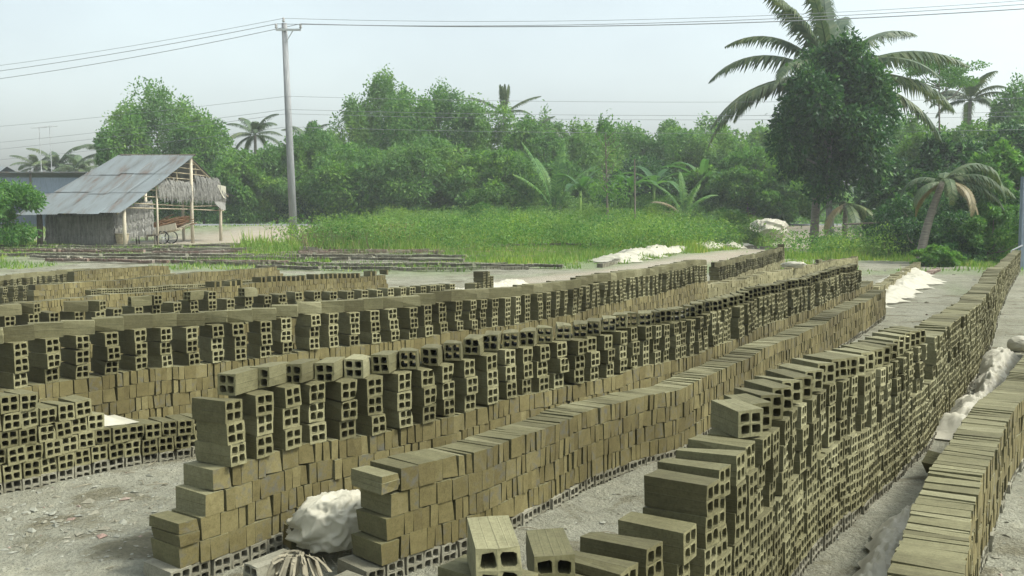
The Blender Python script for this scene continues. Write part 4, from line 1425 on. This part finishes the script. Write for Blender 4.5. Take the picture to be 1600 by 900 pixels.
# ------------------------------------------------------------------ utility pole and wires
PX, PY = -10.2, 45.0
pz = float(H0(PX, PY))
pole = empty('utility_pole', (PX, PY, pz))
tag(pole, 'tall grey utility pole leaning slightly left beside the field', 'utility pole')
lean = -.30
mb = MB(); mb.tube([(0, 0, -.3), (lean * .5, 0, 5), (lean, 0, 10.1)], [.19, .16, .125], 14)
mb.build('shaft', M_pole, pole, smooth=True)
mb = MB(); mb.box((lean + .22, -.14, 9.78), (1.15, .08, .09)); mb.tube([(lean + .08, -.12, 9.2), (lean + .42, -.12, 9.74)], .022, 5); mb.build('crossarm', M_steel, pole)
INS = [(-.62, 9.83), (.62, 9.62), (-.12, 10.1)]
for dx_, dz_ in ((-.34, 9.83), (.78, 9.83), (0.0, 10.12)):
    mb = MB()
    mb.tube([(lean + dx_, -.14, dz_), (lean + dx_, -.14, dz_ + .06), (lean + dx_, -.14, dz_ + .1), (lean + dx_, -.14, dz_ + .17), (lean + dx_, -.14, dz_ + .22)], [.03, .075, .04, .07, .03], 10)
    mb.build('insulator', M_porc, pole, smooth=True)


def wire(label, a, b, sag, r_=.022):
    a = np.array(a, float); b = np.array(b, float)
    f = np.linspace(0, 1, 40)[:, None]
    P = a + (b - a) * f
    P[:, 2] -= (4 * sag * f * (1 - f))[:, 0]
    mb = MB(); mb.tube(P - a, r_, 5, cap=False)
    tag(mb.build('power_cable', M_wire, None, tuple(a), smooth=True), label, 'cable', 'overhead cables')


hx = PX + lean
wire('upper cable running right from the pole\'s left insulator', (hx - .34, PY - .14, pz + 10.05), (38, 38.5, 11.6), .9, .014)
wire('upper cable running right from the pole\'s right insulator', (hx + .78, PY - .14, pz + 10.05), (38.5, 38, 11.3), .9, .020)
wire('upper cable running right from the pole top', (hx, PY - .14, pz + 10.3), (38.3, 38.6, 11.9), 1.0, .010)
wire('upper cable running left from the pole\'s left insulator', (hx - .34, PY - .14, pz + 10.05), (-52, 62, 9.4), .7, .014)
wire('upper cable running left from the pole\'s right insulator', (hx + .78, PY - .14, pz + 10.05), (-51, 62, 9.0), .8, .014)
wire('upper cable running left from the pole top', (hx, PY - .14, pz + 10.3), (-52, 62, 9.8), .7, .010)
for k, (zz, zr, zl) in enumerate(((6.75, 7.2, 6.4), (6.15, 6.55, 5.2), (5.95, 6.35, 4.6), (5.35, 5.7, 4.1))):
    nm_ = ('top', 'second', 'third', 'lowest')[k] + ' of the four low cables '
    wire(nm_ + 'running right from the pole', (PX - .2, PY - .2, pz + zz), (38, 46, zr + .5), .45, .008)
    wire(nm_ + 'running left from the pole', (PX - .2, PY - .2, pz + zz), (-52, 62, zl), .4, .008)


# ------------------------------------------------------------------ the open shed with a tin roof
SX0, SX1 = -19.0, -14.85
shed = empty('open_shed', (-17.2, 45, .36))
tag(shed, 'open bamboo shed with rusty corrugated tin roof and grey thatch', 'shed')
SO = np.array((-17.2, 45, .36))


def shp(P):
    P = np.array(P, float)
    if P.ndim == 2: P[:, 0] += np.minimum(0, P[:, 1] - 45) * .20
    else: P[0] += min(0, P[1] - 45) * .20
    return P - SO


eF, rdg, eB = (39.3, 1.74), (45.0, 4.42), (51.2, 2.75)       # front eave, ridge, back eave as (y, z)


def tin(x0, x1, p0, p1, lift, xs0=0.0, xs1=0.0):
    """corrugated sheet from p0 (lower) to p1 (upper), x shifted along the slope for the skewed end"""
    n = max(6, int((x1 - x0) / .038))
    X = np.linspace(x0, x1, n)
    wv = .014 * np.sin(X / .076 * 2 * np.pi)
    mid_ = [p0, ((p0[0] + p1[0]) / 2, (p0[1] + p1[1]) / 2 - .02), p1]
    V = []
    for j, (y, z) in enumerate(mid_):
        xo = xs0 + (xs1 - xs0) * j / 2
        V.append(np.stack([X + xo, np.full(n, y), z + wv + lift + random.gauss(0, .008)], 1))
    V = shp(np.concatenate(V))
    F = [[j * n + i, j * n + i + 1, (j + 1) * n + i + 1, (j + 1) * n + i] for j in range(2) for i in range(n - 1)]
    mb = MB(); mb.add(V, F)
    c = V.mean(0)
    mb.V[0] = mb.V[0] - c
    ob = mb.build('tin_sheet', M_tin, shed, tuple(c), smooth=True)


def lerp(a, b, f): return (a[0] + (b[0] - a[0]) * f, a[1] + (b[1] - a[1]) * f)


NS = 5
for tier, (f0, f1, lift) in enumerate(((-.02, .34, 0), (.31, .66, .022), (.63, 1.0, .044))):
    for k in range(NS):
        wds = (SX1 - SX0) / NS
        shrink = lambda f: .55 * f
        x0 = SX0 + wds * k - .03; x1 = x0 + wds + .07
        sk0 = (1 - (k + .5) / NS) * .75 * max(f0, 0); sk1 = (1 - (k + .5) / NS) * .75 * f1
        dy = random.uniform(-.10, .10)
        p0 = lerp(eF, rdg, f0); p1 = lerp(eF, rdg, f1)
        tin(x0, x1, (p0[0] + dy, p0[1] + dy * .47), p1, lift + (k % 2) * .012, sk0, sk1)
for tier, (f0, f1) in enumerate(((0, .52), (.48, 1))):
    for k in range(NS):
        wds = (SX1 - SX0 - 1.1) / NS
        x0 = SX0 + .9 + wds * k; x1 = x0 + wds + .07
        tin(x0, x1, lerp(eB, rdg, f0), lerp(eB, rdg, f1), tier * .022 + (k % 2) * .012, 0, 0)
mb = MB(); mb.tube(shp([(-18.2, 45, 4.46), (-16.6, 45, 4.44), (-14.75, 45, 4.46)]), .055, 6); mb.build('ridge_pole', M_darkwood, shed)
gxp = -15.05


def zroof(y):
    return np.interp(y, [eF[0], rdg[0], eB[0]], [eF[1], rdg[1], eB[1]])


for (x, y, zt, mat_, rr) in ((gxp, 39.9, 1.95, M_wood, .085), (gxp + .1, 45.0, 4.36, M_wood, .085), (gxp - .1, 50.0, 3.05, M_wood, .085), (gxp, 42.3, 3.05, M_wood, .05), (-18.5, 39.8, 1.8, M_darkwood, .13), (-19.0, 50, 2.9, M_wood, .08), (-17.0, 49.8, 2.9, M_wood, .08), (-18.6, 45, 4.2, M_wood, .08)):
    zb = float(H0(x, y)) - .1
    mb = MB(); mb.tube(shp([(x, y, zb), (x + random.gauss(0, .02), y, (zb + zt) / 2), (x, y, zt)]), [rr, rr * .95, rr * .85], 8)
    mb.build('post', mat_, shed, smooth=True)
for z in (1.95, 2.15, 2.45, 2.75, 3.05, 3.35, 3.6, 3.85, 4.05):     # gable laths
    y0 = np.interp(z, [eF[1], rdg[1]], [eF[0], rdg[0]]) + .15
    y1 = np.interp(-z, [-rdg[1], -eB[1]], [rdg[0], eB[0]]) - .1 if z > eB[1] else 50.4
    mb = MB(); mb.tube(shp([(gxp - .03, y0, z), (gxp - .05, (y0 + y1) / 2, z + random.gauss(0, .02)), (gxp - .03, y1, z + random.gauss(0, .03))]), .024, 5); mb.build('lath', M_bamboo, shed)
for y in (43.2, 44.1, 46.2, 47.4, 48.6):
    mb = MB(); mb.tube(shp([(gxp - .08, y, 2.6), (gxp - .08, y, zroof(y) - .04)]), .022, 5); mb.build('lath', M_bamboo, shed)
for x_ in (gxp, -17.2, -18.6):                       # rafters on both slopes
    mb = MB(); sk = (-.0 if x_ == gxp else .3)
    mb.tube(shp([(x_, eF[0] + .1, eF[1] - .06), (x_ + sk, rdg[0], rdg[1] - .06)]), .035, 5); mb.build('rafter', M_bamboo, shed)
    mb = MB(); mb.tube(shp([(x_ + sk, rdg[0], rdg[1] - .06), (x_ + sk, eB[0] - .1, eB[1] - .06)]), .035, 5); mb.build('rafter', M_bamboo, shed)


def thatch(n, fn, parent, length, name='thatch', seed=1, wid=.03):
    """hanging leaf strips: fn(u) gives the hanging point and the outward direction"""
    g = np.random.default_rng(seed)
    V = []; F = []
    for k in range(n):
        p, dirx, outw = fn(g)
        l = length * g.uniform(.6, 1.2)
        w_ = dirx * wid * g.uniform(.5, 1.3)
        e_ = p + np.array([0, 0, -l]) + outw * g.uniform(0, .10) + dirx * g.normal(0, .06)
        m_ = (p + e_) / 2 + outw * .05
        i = len(V)
        V += [p - w_, p + w_, m_ - w_, m_ + w_, e_ - w_ * .3, e_ + w_ * .3]
        F += [[i, i + 1, i + 3, i + 2], [i + 2, i + 3, i + 5, i + 4]]
    mb = MB(); mb.add(shp(V), F)
    ob = mb.build(name, M_thatch, parent)
    ob['kind'] = 'stuff'
    return ob


def front_fn(g):
    z = g.choice([1.72, 1.45, 1.15, .85])
    return np.array([g.uniform(-18.55, -15.75), 40.35 - (1.72 - z) * .05, z + g.normal(0, .04)]), np.array([1., 0, 0]), np.array([0, -1., 0])


def side_fn(g):
    z = g.choice([1.9, 1.6, 1.25, .9]); f = g.random()
    return np.array([-15.75 + f * .55, 40.35 + f * 1.8, z + f * .35 + g.normal(0, .04)]), np.array([.3, .95, 0]), np.array([.9, -.3, 0])


def gable_fn(g):
    y = g.uniform(42.3, 50.2)
    z = g.choice([3.15, 2.95]) if 42.3 < y else 3.0
    if 45.6 < y < 49.4 and g.random() < .35: z = 3.45 + .05 * g.normal()
    return np.array([gxp + .06, y, z + g.normal(0, .05)]), np.array([0, 1., 0]), np.array([1., 0, 0])


mb = MB(); mb.box(shp((-17.15, 40.42, .95)), (2.8, .05, 1.5)); mb.build('wall_mat', M_thatch, shed)
thatch(2600, front_fn, shed, .42, seed=1, wid=.022)
thatch(1100, side_fn, shed, .42, seed=2, wid=.022)
thatch(1500, gable_fn, shed, .62, seed=3, wid=.035)
mb = MB(); mb.add(shp([(gxp + .14, 48.7, 3.25), (gxp + .16, 50.2, 3.2), (gxp + .14, 50.3, 2.55), (gxp + .2, 49.6, 2.6)]), [[0, 1, 2, 3]]); mb.build('plastic_patch', M_white, shed)
n = 10
V = [(gxp + .1 + .25 * math.sin(a * math.pi / (n - 1)) * b / 5, 48.2 + 2.0 * a / (n - 1), 2.45 - .5 * b / 5 * math.sin(a * math.pi / (n - 1)) ** .7) for b in range(6) for a in range(n)]
mb = MB(); mb.add(shp(V), [[b * n + a, b * n + a + 1, (b + 1) * n + a + 1, (b + 1) * n + a] for b in range(5) for a in range(n - 1)]); mb.build('sagging_cloth', M_thatch, shed, smooth=True)

# hand cart loaded with wood, basket and a bench under the shed
cart = empty('hand_cart', (-15.9, 43.6, float(H0(-15.9, 43.6))))
tag(cart, 'two-wheeled hand cart loaded with brown firewood under the shed', 'cart')
for k, (x_, y_) in enumerate(((.25, -.55), (.25, .55))):
    th = np.linspace(0, 2 * np.pi, 25)
    whl = empty('wheel', (x_, y_, .3)); whl.parent = cart
    mb = MB(); mb.tube(np.stack([.28 * np.cos(th), 0 * th, .28 * np.sin(th)], 1), .028, 6, cap=False); mb.build('tyre', M_dark, whl)
    mb = MB()
    for a in np.arange(0, 3.1, .5): mb.tube([(.27 * math.cos(a), 0, .27 * math.sin(a)), (-.27 * math.cos(a), 0, -.27 * math.sin(a))], .006, 4)
    mb.tube([(0, -.05, 0), (0, .05, 0)], .03, 8); mb.build('spokes', M_steel, whl)
mb = MB(); mb.tube([(.25, -.6, .3), (.25, .6, .3)], .02, 6); mb.build('axle', M_steel, cart)
mb = MB(); mb.box((.1, 0, .52), (1.5, .9, .06), ry=-.22); mb.box((.1, -.44, .66), (1.5, .04, .26), ry=-.22); mb.box((.1, .44, .66), (1.5, .04, .26), ry=-.22); mb.build('bed', M_wood, cart)
mb = MB(); mb.tube([(.8, -.35, .66), (1.5, -.32, .95)], .025, 5); mb.tube([(.8, .35, .66), (1.5, .32, .95)], .025, 5); mb.build('handle', M_wood, cart)
M_fire = plain('brown_firewood', (.20, .115, .060), nscale=9, amt=.4)
for k in range(60):
    y_ = random.uniform(-.4, .4); z_ = .6 + random.uniform(0, .42) * (1 - abs(y_)); x0 = random.uniform(-1.0, -.5); l = random.uniform(1.3, 2.1)
    mb = MB(); mb.tube([(x0, y_, z_ - .12 + random.gauss(0, .05)), (x0 + l * .5, y_ + random.gauss(0, .05), z_ + .1), (x0 + l, y_ + random.gauss(0, .1), z_ + .32 + random.gauss(0, .05))], [.03, .026, .016], 5); mb.build('log', M_fire, cart)
bk = empty('basket', (-16.35, 40.3, float(H0(-16.35, 40.3)))); tag(bk, 'round woven basket standing at the shed\'s front post', 'basket')
mb = MB(); mb.tube([(0, 0, 0), (0, 0, .2), (0, 0, .5)], [.17, .24, .28], 16); mb.build('body', M_bamboo, bk)
th = np.linspace(0, 2 * np.pi, 25)
mb = MB(); mb.tube(np.stack([.285 * np.cos(th), .285 * np.sin(th), 0 * th + .5], 1), .022, 6, cap=False); mb.build('rim', M_straw, bk)
be = empty('wooden_bench', (-15.95, 42.0, float(H0(-15.95, 42)))); tag(be, 'low dark wooden bench under the shed beside the cart', 'bench')
mb = MB(); mb.box((0, 0, .42), (.95, .4, .05)); mb.build('seat', M_darkwood, be)
for sx in (-.4, .4):
    for sy in (-.15, .15):
        mb = MB(); mb.box((sx, sy, .2), (.05, .05, .42)); mb.build('leg', M_darkwood, be)

# blue-grey house and a second tin roof behind the shed
hs = empty('blue_house', (-29.5, 60, .5)); tag(hs, 'blue-grey sheet-metal house partly hidden behind the shed', 'house')
hz0 = .5
mb = MB(); mb.box((0, 0, 1.75), (6.0, .1, 3.7)); mb.build('front_wall', M_bluewall, hs)
mb = MB(); mb.add([(3.0, .06, -.1), (3.0, 6, -.1), (3.0, 6, 3.0), (3.0, 3, 3.9), (3.0, .06, 3.58)], [[0, 1, 2, 3, 4]]); mb.build('side_wall', M_bluewall, hs)
mb = MB(); mb.box((0, 3.0, 3.72), (6.5, 6.7, .06), rx=-.06); mb.build('roof', M_tin, hs)
mb = MB(); mb.box((1.2, -1.0, 2.45), (4.4, 2.2, .05), rx=.2, ry=-.08); mb.build('porch_roof', M_tin, hs)
for x_ in (-.6, 3.1):
    mb = MB(); mb.tube([(x_, -1.9, -.1), (x_, -1.9, 2.2)], .07, 6); mb.build('porch_post', M_darkwood, hs)
mb = MB(); mb.box((-.4, -.07, 3.4), (.12, .06, 1.2)); mb.build('wall_batten', M_darkwood, hs)
h2 = empty('tin_roof_house', (-39.6, 70, .6)); tag(h2, 'small house with pale tin roof at the left edge above the bush', 'house')
mb = MB(); mb.box((0, 0, 1.9), (6, 5, 3.8)); mb.build('wall', M_bluewall, h2)
mb = MB(); mb.add([(-3.4, -2.8, 3.85), (3.4, -2.8, 3.85), (3.0, 0, 4.75), (-3.4, 0, 4.75), (3.4, 2.8, 3.85), (-3.4, 2.8, 3.85)], [[0, 1, 2, 3], [3, 2, 4, 5]]); mb.build('roof', M_tin, h2)
for i, (px, py) in enumerate(((68, 200), (84, 198))):
    d = 72; x = ax(px, d); z0 = .6; zt = az_(py, d)
    an = empty('television_mast', (x, d, z0)); tag(an, ('left' if i == 0 else 'right') + ' one of two thin television masts behind the blue house', 'antenna', 'television masts')
    mb = MB(); mb.tube([(.12, 0, 0), (0, 0, zt - z0)], .03, 5); mb.build('mast', M_steel, an)
    mb = MB(); mb.tube([(-.6, 0, zt - z0 - .1), (.6, 0, zt - z0 - .02)], .016, 4)
    for k in range(6): mb.tube([(-.5 + k * .2, -.35, zt - z0 - .06), (-.5 + k * .2, .35, zt - z0 - .06)], .010, 4)
    mb.build('aerial', M_steel, an)

# dark water jars and a wooden rail in the shade by the palms; blue post at the right edge
jar = empty('water_jar', (ax(1412, 40), 40, 0)); tag(jar, 'dark squat water tank in the shade right of the palm trunks', 'water tank')
mb = MB(); mb.tube([(0, 0, 0), (0, 0, .1), (0, 0, 1.25), (0, 0, 1.4)], [.55, .6, .6, .5], 20); mb.build('body', plain('black_tank', (.03, .032, .03), nscale=3), jar, smooth=True)
mb = MB(); mb.tube([(0, 0, 1.39), (0, 0, 1.47), (0, 0, 1.5)], [.3, .28, .1], 16); mb.build('lid', M_dark, jar, smooth=True)
mb = MB(); mb.tube([(-1.2, 0, .0), (0, 0, .03), (1.1, .1, .0)], [.14, .13, .11], 8)
tag(mb.build('fallen_log', M_darkwood, None, (ax(1360, 41), 41, .12), smooth=True), 'dark log lying in the shade right of the palm trunks', 'log')
tag((lambda b: (b.tube([(-1.5, 0, 0), (1.5, .1, .12)], .045, 6), b.build('wooden_rail', M_darkwood, None, (ax(1372, 41), 41, 1.26)))[1])(MB()), 'thin dark rail across the gap right of the palm trunks', 'rail')
gp = empty('gate_post', (ax(1597, 27.5), 27.5, 0)); tag(gp, 'blue-grey post at the right edge behind the end of the long dark row', 'post')
mb = MB(); mb.box((0, 0, 1.3), (.16, .16, 2.7)); mb.build('shaft', M_bluewall, gp)
mb = MB(); mb.tube([(-.05, -.1, .7), (-.35, -.1, .55), (-.45, -.1, .1)], .025, 6); mb.build('brace', M_steel, gp)

# ------------------------------------------------------------------ hazy air
HZ = MB()
HZ.box((0, 60, 9.0), (420, 150, 22.0))
hm = bpy.data.materials.new('hazy_air'); hm.use_nodes = True
ht = hm.node_tree; ht.nodes.clear()
ho = ht.nodes.new('ShaderNodeOutputMaterial'); hv = ht.nodes.new('ShaderNodeVolumePrincipled')
hv.inputs['Color'].default_value = (.94, .985, .99, 1)
hv.inputs['Density'].default_value = .0011
hv.inputs['Anisotropy'].default_value = .1
ht.links.new(hv.outputs[0], ho.inputs['Volume'])
tag(HZ.build('haze', hm), 'thin pale haze in the air', 'haze', kind='stuff')
